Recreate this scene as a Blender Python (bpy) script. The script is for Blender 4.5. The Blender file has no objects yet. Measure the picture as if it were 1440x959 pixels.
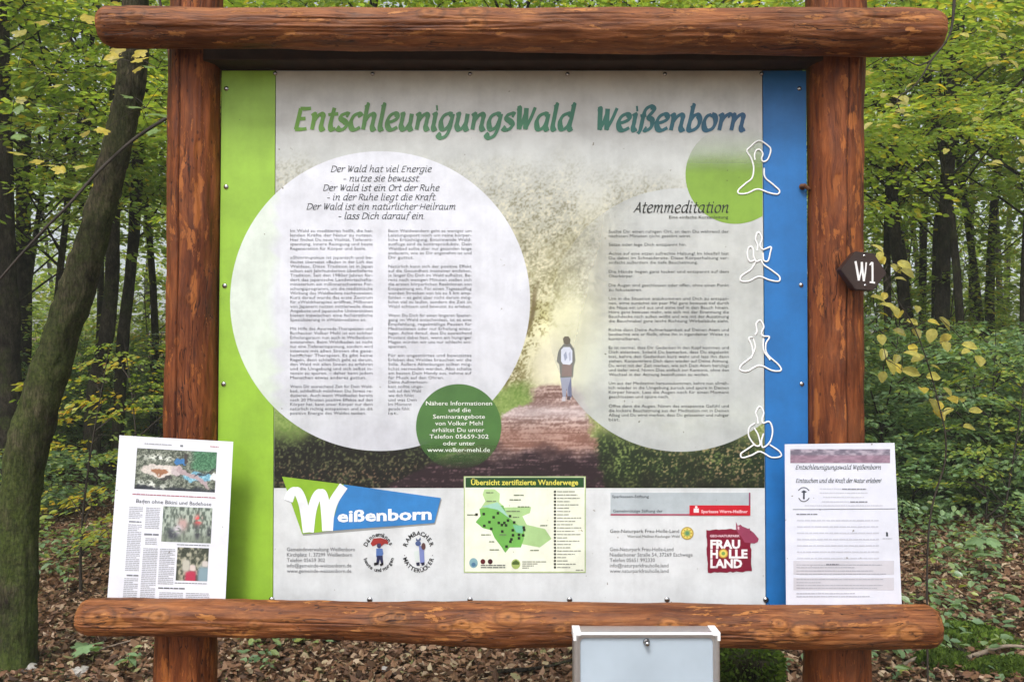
import bpy, bmesh, math, random
import numpy as np
from mathutils import Vector, Matrix
R = math.radians
scene = bpy.context.scene
COL = scene.collection
rng = np.random.default_rng(7)
random.seed(7)

# ------------------------------------------------------------------ camera
F = 1080.0; CX = 720.0; CY = 479.5; PITCH = R(1.8)
CAM = np.array([0.0, -2.16, 1.60])
cd = bpy.data.cameras.new('camera'); cam = bpy.data.objects.new('camera', cd)
cam.location = CAM; cam.rotation_euler = (R(90) + PITCH, 0, 0)
cd.sensor_width = 36; cd.lens = 36 * F / 1440; cd.clip_end = 600; cd.clip_start = 0.05
COL.objects.link(cam); scene.camera = cam

# ------------------------------------------------------------------ world, sun, exposure
SUN_EL, SUN_AZ = 53, 197
w = bpy.data.worlds.new('World'); scene.world = w; w.use_nodes = True
nt = w.node_tree; bg = nt.nodes['Background']
sky = nt.nodes.new('ShaderNodeTexSky'); sky.sky_type = 'NISHITA'; sky.sun_disc = False
sky.sun_elevation = R(SUN_EL); sky.sun_rotation = R(SUN_AZ)
sky.dust_density = 4; sky.air_density = 1; sky.ozone_density = 1
hs = nt.nodes.new('ShaderNodeHueSaturation'); hs.inputs['Saturation'].default_value = 0.38
nt.links.new(sky.outputs[0], hs.inputs['Color']); nt.links.new(hs.outputs[0], bg.inputs['Color'])
bg.inputs['Strength'].default_value = 0.15
sl = bpy.data.lights.new('sun', 'SUN'); sl.energy = 1.4; sl.angle = R(14); sl.color = (1, 0.985, 0.96)
so = bpy.data.objects.new('sun', sl); COL.objects.link(so)
sdir = Vector((math.sin(R(SUN_AZ)) * math.cos(R(SUN_EL)), math.cos(R(SUN_AZ)) * math.cos(R(SUN_EL)), math.sin(R(SUN_EL))))
so.rotation_euler = sdir.to_track_quat('Z', 'Y').to_euler(); so.location = (0, -5, 8)
scene.view_settings.view_transform = 'Standard'; scene.view_settings.look = 'None'
scene.view_settings.gamma = 1; scene.view_settings.use_curve_mapping = False
scene.view_settings.exposure = 0.68
scene.cycles.max_bounces = 12; scene.cycles.diffuse_bounces = 8; scene.cycles.transmission_bounces = 8; scene.cycles.transparent_max_bounces = 12

# ------------------------------------------------------------------ helpers
def at(px, py, Y):
    a = (px - CX) / F; b = -(py - CY) / F
    c, s = math.cos(PITCH), math.sin(PITCH)
    d = np.array([a, c - b * s, s + b * c])
    return CAM + d * ((Y - CAM[1]) / d[1])

def lin(c):
    c = np.asarray(c, float) / 255.0
    return np.where(c <= 0.04045, c / 12.92, ((c + 0.055) / 1.055) ** 2.4)

def tag(o, label=None, cat=None, group=None, kind=None):
    if label: o['label'] = label
    if cat: o['category'] = cat
    if group: o['group'] = group
    if kind: o['kind'] = kind
    return o

def empty(name, loc, label, cat, group=None):
    o = bpy.data.objects.new(name, None); o.location = loc; o.empty_display_size = 0.1
    COL.objects.link(o); return tag(o, label, cat, group)

def rootloc(o):
    p = Vector((0, 0, 0))
    while o: p += o.location; o = o.parent
    return p

def mk(name, V, faces, mat, parent=None, cols=None, smooth=False, local=False, attrs=None):
    """one mesh object; V world coordinates, faces = array of equal polygons or list of lists"""
    V = np.asarray(V, np.float32).reshape(-1, 3)
    if parent is not None and not local:
        V = V - np.array(rootloc(parent), np.float32)
    me = bpy.data.meshes.new(name)
    if isinstance(faces, np.ndarray):
        n, k = faces.shape; li = faces.astype(np.int32).ravel(); st = np.arange(n, dtype=np.int32) * k; tot = np.full(n, k, np.int32)
    else:
        tot = np.array([len(f) for f in faces], np.int32); n = len(tot)
        st = np.concatenate([[0], np.cumsum(tot)[:-1]]).astype(np.int32); li = np.concatenate([np.asarray(f) for f in faces]).astype(np.int32)
    me.vertices.add(len(V)); me.vertices.foreach_set('co', V.ravel())
    me.loops.add(len(li)); me.loops.foreach_set('vertex_index', li)
    me.polygons.add(n); me.polygons.foreach_set('loop_start', st); me.polygons.foreach_set('loop_total', tot)
    me.polygons.foreach_set('use_smooth', np.full(n, bool(smooth)))
    me.update(calc_edges=True); me.validate()
    if cols is not None:
        cols = np.asarray(cols, np.float32)
        if cols.ndim == 1: cols = np.tile(cols, (len(V), 1))
        if cols.shape[1] == 3: cols = np.hstack([cols, np.ones((len(cols), 1), np.float32)])
        ca = me.color_attributes.new('Col', 'FLOAT_COLOR', 'POINT'); ca.data.foreach_set('color', cols.ravel())
    if mat: me.materials.append(mat)
    o = bpy.data.objects.new(name, me); COL.objects.link(o)
    if parent is not None: o.parent = parent
    return o

class MB:
    def __init__(s): s.V = []; s.Fc = []; s.C = []; s.n = 0
    def add(s, V, Fc, col=None):
        V = np.asarray(V, float).reshape(-1, 3)
        s.V.append(V); s.Fc += [[i + s.n for i in f] for f in Fc]
        s.C.append(np.tile(np.array(col if col is not None else (1, 1, 1), float), (len(V), 1)) if np.ndim(col) < 2 else np.asarray(col))
        s.n += len(V)
    def build(s, name, mat, parent=None, smooth=False):
        return mk(name, np.vstack(s.V), s.Fc, mat, parent, cols=np.vstack(s.C), smooth=smooth)

def box_vf(a, b):
    x0, y0, z0 = a; x1, y1, z1 = b
    V = [(x, y, z) for x in (x0, x1) for y in (y0, y1) for z in (z0, z1)]
    Fc = [(0, 1, 3, 2), (4, 6, 7, 5), (0, 4, 5, 1), (2, 3, 7, 6), (0, 2, 6, 4), (1, 5, 7, 3)]
    return V, Fc

def bevel_box(name, a, b, mat, parent, bev=0.003, seg=2):
    bm = bmesh.new(); V, Fc = box_vf(a, b); vs = [bm.verts.new(v) for v in V]
    for f in Fc: bm.faces.new([vs[i] for i in f])
    bmesh.ops.recalc_face_normals(bm, faces=bm.faces)
    bmesh.ops.bevel(bm, geom=list(bm.edges), offset=bev, segments=seg, affect='EDGES', profile=0.5)
    bm.verts.ensure_lookup_table()
    V = [v.co[:] for v in bm.verts]; bm.verts.index_update(); Fc = [[v.index for v in f.verts] for f in bm.faces]; bm.free()
    return mk(name, V, Fc, mat, parent)

def tube_vf(P, rad, seg=8, caps=True):
    P = np.asarray(P, float); n = len(P); rad = np.broadcast_to(rad, (n,))
    T = np.gradient(P, axis=0); T /= np.linalg.norm(T, axis=1)[:, None] + 1e-9
    up = np.array([0, 0, 1.0]) if abs(T[0, 2]) < 0.9 else np.array([1.0, 0, 0])
    V = []; A = np.linspace(0, 2 * np.pi, seg, endpoint=False)
    for i in range(n):
        u = np.cross(T[i], up); u /= np.linalg.norm(u) + 1e-9; v = np.cross(T[i], u)
        up = -v if np.dot(-v, up) > 0 else v
        V.append(P[i] + rad[i] * (np.cos(A)[:, None] * u + np.sin(A)[:, None] * v))
    V = np.vstack(V); Fc = []
    for i in range(n - 1):
        for j in range(seg):
            k = (j + 1) % seg
            Fc.append((i * seg + j, i * seg + k, (i + 1) * seg + k, (i + 1) * seg + j))
    if caps: Fc.append(tuple(range(seg))); Fc.append(tuple(range((n - 1) * seg, n * seg))[::-1])
    return V, Fc

def catmull(P, m=8):
    P = np.asarray(P, float)
    if len(P) < 3: 
        t = np.linspace(0, 1, 3)[:, None]; return P[0] * (1 - t) + P[1] * t
    Q = np.vstack([2 * P[0] - P[1], P, 2 * P[-1] - P[-2]]); out = []
    for i in range(1, len(Q) - 2):
        t = np.linspace(0, 1, m, endpoint=False)[:, None]
        a, b, c, d = Q[i - 1], Q[i], Q[i + 1], Q[i + 2]
        out.append(0.5 * ((2 * b) + (c - a) * t + (2 * a - 5 * b + 4 * c - d) * t ** 2 + (-a + 3 * b - 3 * c + d) * t ** 3))
    out.append(P[-1][None]); return np.vstack(out)

_lat = np.random.default_rng(3).random((256, 256))
def vnoise(x, y):
    x = np.asarray(x, float); y = np.asarray(y, float)
    xi = np.floor(x).astype(int); yi = np.floor(y).astype(int); fx = x - xi; fy = y - yi
    fx = fx * fx * (3 - 2 * fx); fy = fy * fy * (3 - 2 * fy)
    g = lambda a, b: _lat[a & 255, b & 255]
    return (g(xi, yi) * (1 - fx) + g(xi + 1, yi) * fx) * (1 - fy) + (g(xi, yi + 1) * (1 - fx) + g(xi + 1, yi + 1) * fx) * fy
def fbm(x, y, o=4):
    s = 0; a = 0.5; t = 0
    for i in range(o):
        s = s + a * vnoise(x * 2 ** i + 17.3 * i, y * 2 ** i + 9.1 * i); t += a; a *= 0.5
    return s / t
def sst(a, b, x):
    t = np.clip((x - a) / (b - a), 0, 1); return t * t * (3 - 2 * t)

# ------------------------------------------------------------------ materials
def newmat(name):
    m = bpy.data.materials.new(name); m.use_nodes = True
    return m, m.node_tree, m.node_tree.nodes['Principled BSDF']
def N(nt, t, **k):
    n = nt.nodes.new(t)
    for a, b in k.items(): setattr(n, a, b)
    return n
def ramp(nt, stops, interp='LINEAR'):
    r = nt.nodes.new('ShaderNodeValToRGB'); e = r.color_ramp.elements; r.color_ramp.interpolation = interp
    while len(e) < len(stops): e.new(0.5)
    for i, (p, c) in enumerate(stops):
        e[i].position = p; e[i].color = (*c, 1) if len(c) == 3 else c
    return r
def noise_node(nt, coord, scale, detail=4, rough=0.55, mapping=None):
    if mapping is not None:
        mp = N(nt, 'ShaderNodeMapping'); mp.inputs['Scale'].default_value = mapping; nt.links.new(coord, mp.inputs[0]); coord = mp.outputs[0]
    n = N(nt, 'ShaderNodeTexNoise'); n.inputs['Scale'].default_value = scale; n.inputs['Detail'].default_value = detail; n.inputs['Roughness'].default_value = rough
    nt.links.new(coord, n.inputs['Vector']); return n
def mixc(nt, fac, a, b, mode='MIX'):
    m = N(nt, 'ShaderNodeMix', data_type='RGBA', blend_type=mode)
    if isinstance(fac, (int, float)): m.inputs[0].default_value = fac
    else: nt.links.new(fac, m.inputs[0])
    for s, v in ((6, a), (7, b)):
        if isinstance(v, tuple): m.inputs[s].default_value = (*v, 1)
        else: nt.links.new(v, m.inputs[s])
    return m.outputs[2]
def bump(nt, bsdf, h, strength=0.4, dist=0.005):
    b = N(nt, 'ShaderNodeBump'); b.inputs['Strength'].default_value = strength; b.inputs['Distance'].default_value = dist
    nt.links.new(h, b.inputs['Height']); nt.links.new(b.outputs[0], bsdf.inputs['Normal'])

def simple(name, col, rough=0.5, metal=0.0, var=0.15, scale=30, bmp=0.0, spec=0.5):
    m, nt, b = newmat(name); tc = N(nt, 'ShaderNodeTexCoord')
    n = noise_node(nt, tc.outputs['Object'], scale)
    r = ramp(nt, [(0.25, tuple(c * (1 - var) for c in col)), (0.75, tuple(min(1, c * (1 + var)) for c in col))])
    nt.links.new(n.outputs[0], r.inputs[0]); nt.links.new(r.outputs[0], b.inputs['Base Color'])
    b.inputs['Roughness'].default_value = rough; b.inputs['Metallic'].default_value = metal; b.inputs['Specular IOR Level'].default_value = spec
    if bmp: bump(nt, b, n.outputs[0], bmp)
    return m

def print_mat(name, rough=0.38, dirt=0.12, alpha=None):
    m, nt, b = newmat(name); tc = N(nt, 'ShaderNodeTexCoord')
    at_ = N(nt, 'ShaderNodeAttribute', attribute_name='Col')
    n = noise_node(nt, tc.outputs['Object'], 9, 6, 0.65)
    r = ramp(nt, [(0.35, (0.93 - dirt,) * 3), (0.6, (1, 1, 1))]); nt.links.new(n.outputs[0], r.inputs[0])
    # small specks of dirt
    n2 = noise_node(nt, tc.outputs['Object'], 55, 2, 0.5)
    r2 = ramp(nt, [(0.0, (1, 1, 1)), (0.735, (1, 1, 1)), (0.76, (0.45, 0.42, 0.36))]); nt.links.new(n2.outputs[0], r2.inputs[0])
    n4 = noise_node(nt, tc.outputs['Object'], 1, 4, 0.6, (26, 1, 1.1)); r4 = ramp(nt, [(0.3, (1 - dirt * .5,) * 3), (0.55, (1, 1, 1))]); nt.links.new(n4.outputs[0], r4.inputs[0])
    c = mixc(nt, 1.0, at_.outputs['Color'], r.outputs[0], 'MULTIPLY'); c = mixc(nt, 1.0, c, r4.outputs[0], 'MULTIPLY'); c = mixc(nt, 1.0, c, r2.outputs[0], 'MULTIPLY')
    nt.links.new(c, b.inputs['Base Color'])
    rr = ramp(nt, [(0.3, (rough + 0.15,) * 3), (0.7, (rough,) * 3)]); nt.links.new(n.outputs[0], rr.inputs[0]); nt.links.new(rr.outputs[0], b.inputs['Roughness'])
    if alpha: nt.links.new(at_.outputs['Alpha'], b.inputs['Alpha'])
    return m
M_PRINT = print_mat('printed_panel'); M_DISC = print_mat('printed_tint', alpha=True); M_PAPER = print_mat('printed_paper', 0.55, 0.03)

def wood_mat(name, axis, tint=(1, 1, 1)):
    m, nt, b = newmat(name); tc = N(nt, 'ShaderNodeTexCoord'); O = tc.outputs['Object']
    # warp the coordinates a little so the grain runs in swirls round the knots
    wn_ = noise_node(nt, O, 5, 2, 0.5); vs = N(nt, 'ShaderNodeVectorMath', operation='SCALE'); nt.links.new(wn_.outputs['Color'], vs.inputs[0]); vs.inputs['Scale'].default_value = 0.05
    va = N(nt, 'ShaderNodeVectorMath', operation='ADD'); nt.links.new(O, va.inputs[0]); nt.links.new(vs.outputs[0], va.inputs[1]); O2 = va.outputs[0]
    def mp(al, ac): return (al if axis == 'X' else ac, ac, al if axis == 'Z' else ac)
    g = noise_node(nt, O2, 1, 8, 0.7, mp(4, 62)); fine = noise_node(nt, O2, 1, 4, 0.7, mp(18, 240))
    base = ramp(nt, [(0.28, (0.070, 0.024, 0.012)), (0.42, (0.165, 0.060, 0.024)), (0.55, (0.255, 0.102, 0.040)), (0.72, (0.39, 0.185, 0.080))]); nt.links.new(g.outputs[0], base.inputs[0])
    big = noise_node(nt, O2, 1, 5, 0.65, mp(3.2, 13))
    bigr = ramp(nt, [(0.30, (0.50, 0.42, 0.42)), (0.48, (0.95, 0.93, 0.92)), (0.68, (1.35, 1.35, 1.3))]); nt.links.new(big.outputs[0], bigr.inputs[0])
    c = mixc(nt, 1.0, base.outputs[0], bigr.outputs[0], 'MULTIPLY')
    fr = ramp(nt, [(0.33, (0.74, 0.71, 0.69)), (0.6, (1.1, 1.1, 1.1))]); nt.links.new(fine.outputs[0], fr.inputs[0]); c = mixc(nt, 1.0, c, fr.outputs[0], 'MULTIPLY')
    pn = noise_node(nt, O2, 1, 8, 0.7, mp(9, 34)); pr = ramp(nt, [(0.585, (0, 0, 0)), (0.60, (0.9,) * 3)]); nt.links.new(pn.outputs[0], pr.inputs[0])
    pc_ = mixc(nt, fine.outputs[0], (0.34, 0.13, 0.035), (0.56, 0.28, 0.105)); c = mixc(nt, pr.outputs[0], c, pc_)
    wn = noise_node(nt, O, 6, 6, 0.75); wr = ramp(nt, [(0.5, (0, 0, 0)), (0.72, (0.40,) * 3)]); nt.links.new(wn.outputs[0], wr.inputs[0])
    c = mixc(nt, wr.outputs[0], c, (0.21, 0.125, 0.085))
    a_ = N(nt, 'ShaderNodeAttribute', attribute_name='Col'); sp = N(nt, 'ShaderNodeSeparateColor'); nt.links.new(a_.outputs['Color'], sp.inputs[0])
    c = mixc(nt, sp.outputs[0], c, pc_)      # R: bared pale wood
    c = mixc(nt, sp.outputs[1], c, (0.030, 0.010, 0.006))    # G: cracks, knot hearts
    cn = noise_node(nt, O2, 1, 3, 0.5, mp(1.6, 52)); cr = ramp(nt, [(0.488, (0, 0, 0)), (0.495, (1,) * 3), (0.505, (1,) * 3), (0.512, (0, 0, 0))]); nt.links.new(cn.outputs[0], cr.inputs[0])
    cm = noise_node(nt, O, 4, 3); crm = ramp(nt, [(0.48, (0, 0, 0)), (0.58, (1, 1, 1))]); nt.links.new(cm.outputs[0], crm.inputs[0])
    ck = mixc(nt, 1.0, cr.outputs[0], crm.outputs[0], 'MULTIPLY')
    c = mixc(nt, ck, c, (0.035, 0.012, 0.008))
    # nail holes and specks
    vo = N(nt, 'ShaderNodeTexVoronoi'); mpp = N(nt, 'ShaderNodeMapping'); mpp.inputs['Scale'].default_value = mp(22, 40); nt.links.new(O, mpp.inputs[0]); nt.links.new(mpp.outputs[0], vo.inputs[0]); vo.inputs['Scale'].default_value = 1
    vr = ramp(nt, [(0.0, (0.85,) * 3), (0.10, (0.6,) * 3), (0.15, (0, 0, 0))]); nt.links.new(vo.outputs['Distance'], vr.inputs[0]); c = mixc(nt, vr.outputs[0], c, (0.05, 0.018, 0.012))
    c = mixc(nt, 1.0, c, tint, 'MULTIPLY')
    nt.links.new(c, b.inputs['Base Color'])
    b.inputs['Specular IOR Level'].default_value = 0.28
    rr = ramp(nt, [(0.3, (0.48,) * 3), (0.7, (0.70,) * 3)]); nt.links.new(g.outputs[0], rr.inputs[0]); nt.links.new(rr.outputs[0], b.inputs['Roughness'])
    h = mixc(nt, 0.5, g.outputs[0], fine.outputs[0]); h = mixc(nt, 0.35, h, big.outputs[0]); h = mixc(nt, pr.outputs[0], h, (0.30,) * 3); h = mixc(nt, ck, h, (0, 0, 0)); bump(nt, b, h, 0.65, 0.006)
    return m
M_WOODX = wood_mat('oiled_log_beam', 'X', (0.88, 0.78, 0.64)); M_WOODZ = wood_mat('oiled_log_post', 'Z', (0.80, 0.56, 0.38))
M_DARKWOOD = simple('dark_batten_wood', (0.035, 0.018, 0.012), 0.8, var=0.4, scale=20, bmp=0.3)
M_STEEL = simple('bolt_steel', (0.45, 0.45, 0.46), 0.22, 1.0, 0.1)
M_RUST = simple('rusty_steel', (0.16, 0.07, 0.035), 0.75, 0.3, 0.4, 60, 0.5)
M_ALU = simple('brushed_aluminium', (0.62, 0.63, 0.65), 0.38, 0.85, 0.06, 60)
M_CAP = simple('white_plastic_corner', (0.80, 0.81, 0.83), 0.4, 0, 0.03)
M_PANE = simple('pale_case_pane', (0.42, 0.50, 0.58), 0.25, 0, 0.10, 7, spec=0.6)
M_WHITE = simple('white_raised_outline', (0.88, 0.89, 0.90), 0.4, 0, 0.03)
M_EDGE = simple('panel_edge', (0.70, 0.72, 0.70), 0.5, 0, 0.05)
M_BROWNPL = simple('brown_marker_paint', (0.030, 0.015, 0.012), 0.45, 0, 0.2, 40, 0.1)

def bark_mat(name, dark, light, moss=0.0):
    m, nt, b = newmat(name); tc = N(nt, 'ShaderNodeTexCoord'); O = tc.outputs['Object']
    n = noise_node(nt, O, 1, 9, 0.78, (26, 26, 9)); r = ramp(nt, [(0.36, dark), (0.5, tuple((p + q) / 2.4 for p, q in zip(dark, light))), (0.66, light)]); nt.links.new(n.outputs[0], r.inputs[0]); c = r.outputs[0]
    nb = noise_node(nt, O, 4, 5, 0.7); rb = ramp(nt, [(0.35, (0.45, 0.45, 0.45)), (0.65, (1.5, 1.5, 1.45))]); nt.links.new(nb.outputs[0], rb.inputs[0]); c = mixc(nt, 1.0, c, rb.outputs[0], 'MULTIPLY')
    mpv = N(nt, 'ShaderNodeMapping'); mpv.inputs['Scale'].default_value = (62, 62, 13); nt.links.new(O, mpv.inputs[0]); nw = noise_node(nt, mpv.outputs[0], 0.9, 5, .75); vw = N(nt, 'ShaderNodeVectorMath', operation='ADD'); nt.links.new(mpv.outputs[0], vw.inputs[0]); nt.links.new(nw.outputs['Color'], vw.inputs[1])
    vb2 = N(nt, 'ShaderNodeTexVoronoi', feature='DISTANCE_TO_EDGE'); vb2.inputs['Scale'].default_value = 1; nt.links.new(vw.outputs[0], vb2.inputs[0]); rv = ramp(nt, [(0.0, (.5, .5, .5)), (0.10, (.95,) * 3), (0.5, (1.2, 1.2, 1.15))]); nt.links.new(vb2.outputs['Distance'], rv.inputs[0]); c = mixc(nt, 1.0, c, rv.outputs[0], 'MULTIPLY')
    if moss:
        n2 = noise_node(nt, O, 3.5, 6, 0.7); r2 = ramp(nt, [(0.62 - 0.3 * moss, (0, 0, 0)), (0.75 - 0.2 * moss, (0.85,) * 3)]); nt.links.new(n2.outputs[0], r2.inputs[0])
        sx = N(nt, 'ShaderNodeSeparateXYZ'); nt.links.new(O, sx.inputs[0])
        mr = N(nt, 'ShaderNodeMapRange'); nt.links.new(sx.outputs[2], mr.inputs[0]); mr.inputs[1].default_value = 3.2; mr.inputs[2].default_value = 0.1; mr.inputs[3].default_value = 0.25; mr.inputs[4].default_value = 1.0
        f = N(nt, 'ShaderNodeMath', operation='MULTIPLY'); nt.links.new(r2.outputs[0], f.inputs[0]); nt.links.new(mr.outputs[0], f.inputs[1])
        n3 = noise_node(nt, O, 60, 3, 0.7); r3 = ramp(nt, [(0.3, (0.03, 0.05, 0.012)), (0.7, (0.13, 0.18, 0.035))]); nt.links.new(n3.outputs[0], r3.inputs[0])
        c = mixc(nt, f.outputs[0], c, r3.outputs[0])
    nt.links.new(c, b.inputs['Base Color']); b.inputs['Roughness'].default_value = 0.9; b.inputs['Specular IOR Level'].default_value = 0.15
    hb = mixc(nt, .25, n.outputs[0], rv.outputs[0]); bump(nt, b, hb, 1.0, 0.03)
    return m
M_BARK = bark_mat('beech_bark', (0.02, 0.016, 0.013), (0.085, 0.070, 0.055), 0.4)
M_MBARK = bark_mat('mossy_bark', (0.016, 0.012, 0.009), (0.13, 0.10, 0.075), 1.0)
M_TWIG = simple('twig_bark', (0.035, 0.026, 0.02), 0.85, 0, 0.4, 20)

def leaf_mat(name, stops, trans=0.5, rough=0.45, spec=0.4):
    m, nt, b = newmat(name); g = N(nt, 'ShaderNodeNewGeometry'); oi = N(nt, 'ShaderNodeObjectInfo')
    r = ramp(nt, stops); nt.links.new(g.outputs['Random Per Island'], r.inputs[0])
    hv = N(nt, 'ShaderNodeHueSaturation'); nt.links.new(r.outputs[0], hv.inputs['Color'])
    mr = N(nt, 'ShaderNodeMapRange'); nt.links.new(oi.outputs['Random'], mr.inputs[0]); mr.inputs[3].default_value = 0.75; mr.inputs[4].default_value = 1.25; nt.links.new(mr.outputs[0], hv.inputs['Value'])
    nt.links.new(hv.outputs[0], b.inputs['Base Color'])
    b.inputs['Roughness'].default_value = rough; b.inputs['Specular IOR Level'].default_value = spec
    t = N(nt, 'ShaderNodeBsdfTranslucent'); tcol = mixc(nt, 1.0, hv.outputs[0], (1.9, 1.8, 0.7), 'MULTIPLY'); nt.links.new(tcol, t.inputs[0])
    mx = N(nt, 'ShaderNodeMixShader'); mx.inputs[0].default_value = trans
    nt.links.new(b.outputs[0], mx.inputs[1]); nt.links.new(t.outputs[0], mx.inputs[2])
    nt.links.new(mx.outputs[0], nt.nodes['Material Output'].inputs['Surface']); return m
G1 = (0.06, 0.12, 0.045); G2 = (0.12, 0.20, 0.06); G3 = (0.21, 0.31, 0.075); YG = (0.36, 0.40, 0.09); YE = (0.50, 0.40, 0.06); BR = (0.20, 0.10, 0.03)
M_LEAF_D = leaf_mat('beech_foliage_green', [(0, G2), (0.4, G3), (0.75, (0.27, 0.36, 0.10)), (0.92, YG), (1, YE)])
M_LEAF_L = leaf_mat('beech_foliage_lime', [(0, G3), (0.5, (0.26, 0.37, 0.10)), (0.88, YG), (1, YE)])
M_LEAF_Y = leaf_mat('autumn_foliage_yellow', [(0, G3), (0.3, YG), (0.75, YE), (0.93, (0.5, 0.33, 0.05)), (1, BR)])
M_LEAF_B = leaf_mat('undergrowth_foliage', [(0, (0.11, 0.19, 0.10)), (0.5, (0.18, 0.29, 0.15)), (0.85, (0.26, 0.37, 0.19)), (1, YG)], 0.4, 0.35, 0.8)
M_LEAF_F = leaf_mat('far_foliage', [(0, G2), (0.4, G3), (0.8, (0.28, 0.37, 0.09)), (1, YG)], .55)
M_LITTER = leaf_mat('dead_leaf_litter', [(0, (0.035, 0.018, 0.011)), (0.3, (0.10, 0.05, 0.028)), (0.6, (0.19, 0.098, 0.055)), (0.8, (0.28, 0.17, 0.105)), (0.93, (0.46, 0.35, 0.25)), (1, (0.15, 0.17, 0.05))], 0.08, 0.6, 0.3)
M_LF_YEL = leaf_mat('single_leaf_yellow', [(0, YE), (1, (0.5, 0.42, 0.08))], 0.35)
M_LF_GRN = leaf_mat('single_leaf_pale_green', [(0, (0.17, 0.28, 0.10)), (1, (0.22, 0.33, 0.12))], 0.35)
M_LF_YG = leaf_mat('single_leaf_yellow_green', [(0, (0.34, 0.33, 0.08)), (1, (0.42, 0.38, 0.09))], 0.35)
M_MOSS = simple('moss_cushion', (0.055, 0.10, 0.018), 0.95, 0, 0.6, 70, 1.0, 0.1)
M_STICK = simple('dead_stick_wood', (0.22, 0.17, 0.13), 0.85, 0, 0.35, 25, 0.4)
M_STONE = simple('pale_stone', (0.33, 0.31, 0.29), 0.8, 0, 0.25, 25, 0.4)

m, nt, b = newmat('forest_soil'); tc = N(nt, 'ShaderNodeTexCoord')
v = N(nt, 'ShaderNodeTexVoronoi'); v.inputs['Scale'].default_value = 16; nt.links.new(tc.outputs['Object'], v.inputs[0])
sc = N(nt, 'ShaderNodeSeparateColor'); nt.links.new(v.outputs['Color'], sc.inputs[0])
r = ramp(nt, [(0, (0.03, 0.016, 0.01)), (0.35, (0.09, 0.045, 0.024)), (0.7, (0.18, 0.09, 0.048)), (1, (0.30, 0.19, 0.12))]); nt.links.new(sc.outputs[0], r.inputs[0])
n = noise_node(nt, tc.outputs['Object'], 0.9, 6, 0.7); r2 = ramp(nt, [(0.52, (0, 0, 0)), (0.62, (0.7,) * 3)]); nt.links.new(n.outputs[0], r2.inputs[0])
n3 = noise_node(nt, tc.outputs['Object'], 30, 4, 0.7); r3 = ramp(nt, [(0.3, (0.02, 0.04, 0.012)), (0.7, (0.08, 0.13, 0.03))]); nt.links.new(n3.outputs[0], r3.inputs[0])
nt.links.new(mixc(nt, r2.outputs[0], r.outputs[0], r3.outputs[0]), b.inputs['Base Color']); b.inputs['Roughness'].default_value = 0.95
bump(nt, b, v.outputs['Distance'], 0.8, 0.03); M_SOIL = m

# ------------------------------------------------------------------ terrain
def gh(x, y):
    x = np.asarray(x, float); y = np.asarray(y, float)
    h = (fbm(x * 0.35 + 40, y * 0.35 + 40, 3) - 0.5) * 0.35 * sst(1.0, 6.0, np.hypot(x, y + 1)) + (fbm(x * 2.2 + 9, y * 2.2 + 3, 2) - 0.5) * 0.05
    d = np.maximum(0, y - 9)
    return h + 0.035 * d + 0.0006 * d ** 2
def grid(xs, ys):
    X, Y = np.meshgrid(xs, ys); n, m_ = X.shape
    i = np.arange(n * m_).reshape(n, m_)
    Fc = np.stack([i[:-1, :-1], i[:-1, 1:], i[1:, 1:], i[1:, :-1]], -1).reshape(-1, 4)
    return X.ravel(), Y.ravel(), Fc
ax = np.sinh(np.linspace(-5.2, 5.2, 221)) * 1.1 ; ay = np.concatenate([-np.sinh(np.linspace(4.2, 0.05, 60)) * 1.2, np.sinh(np.linspace(0.0, 4.9, 170)) * 1.2])
X, Y, Fc = grid(ax, ay); Yc = np.minimum(Y, 75)
tag(mk('forest_floor', np.stack([X, Y, gh(X, Yc)], 1), Fc, M_SOIL, smooth=True), 'forest floor under the notice board', None, None, 'structure')

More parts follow.
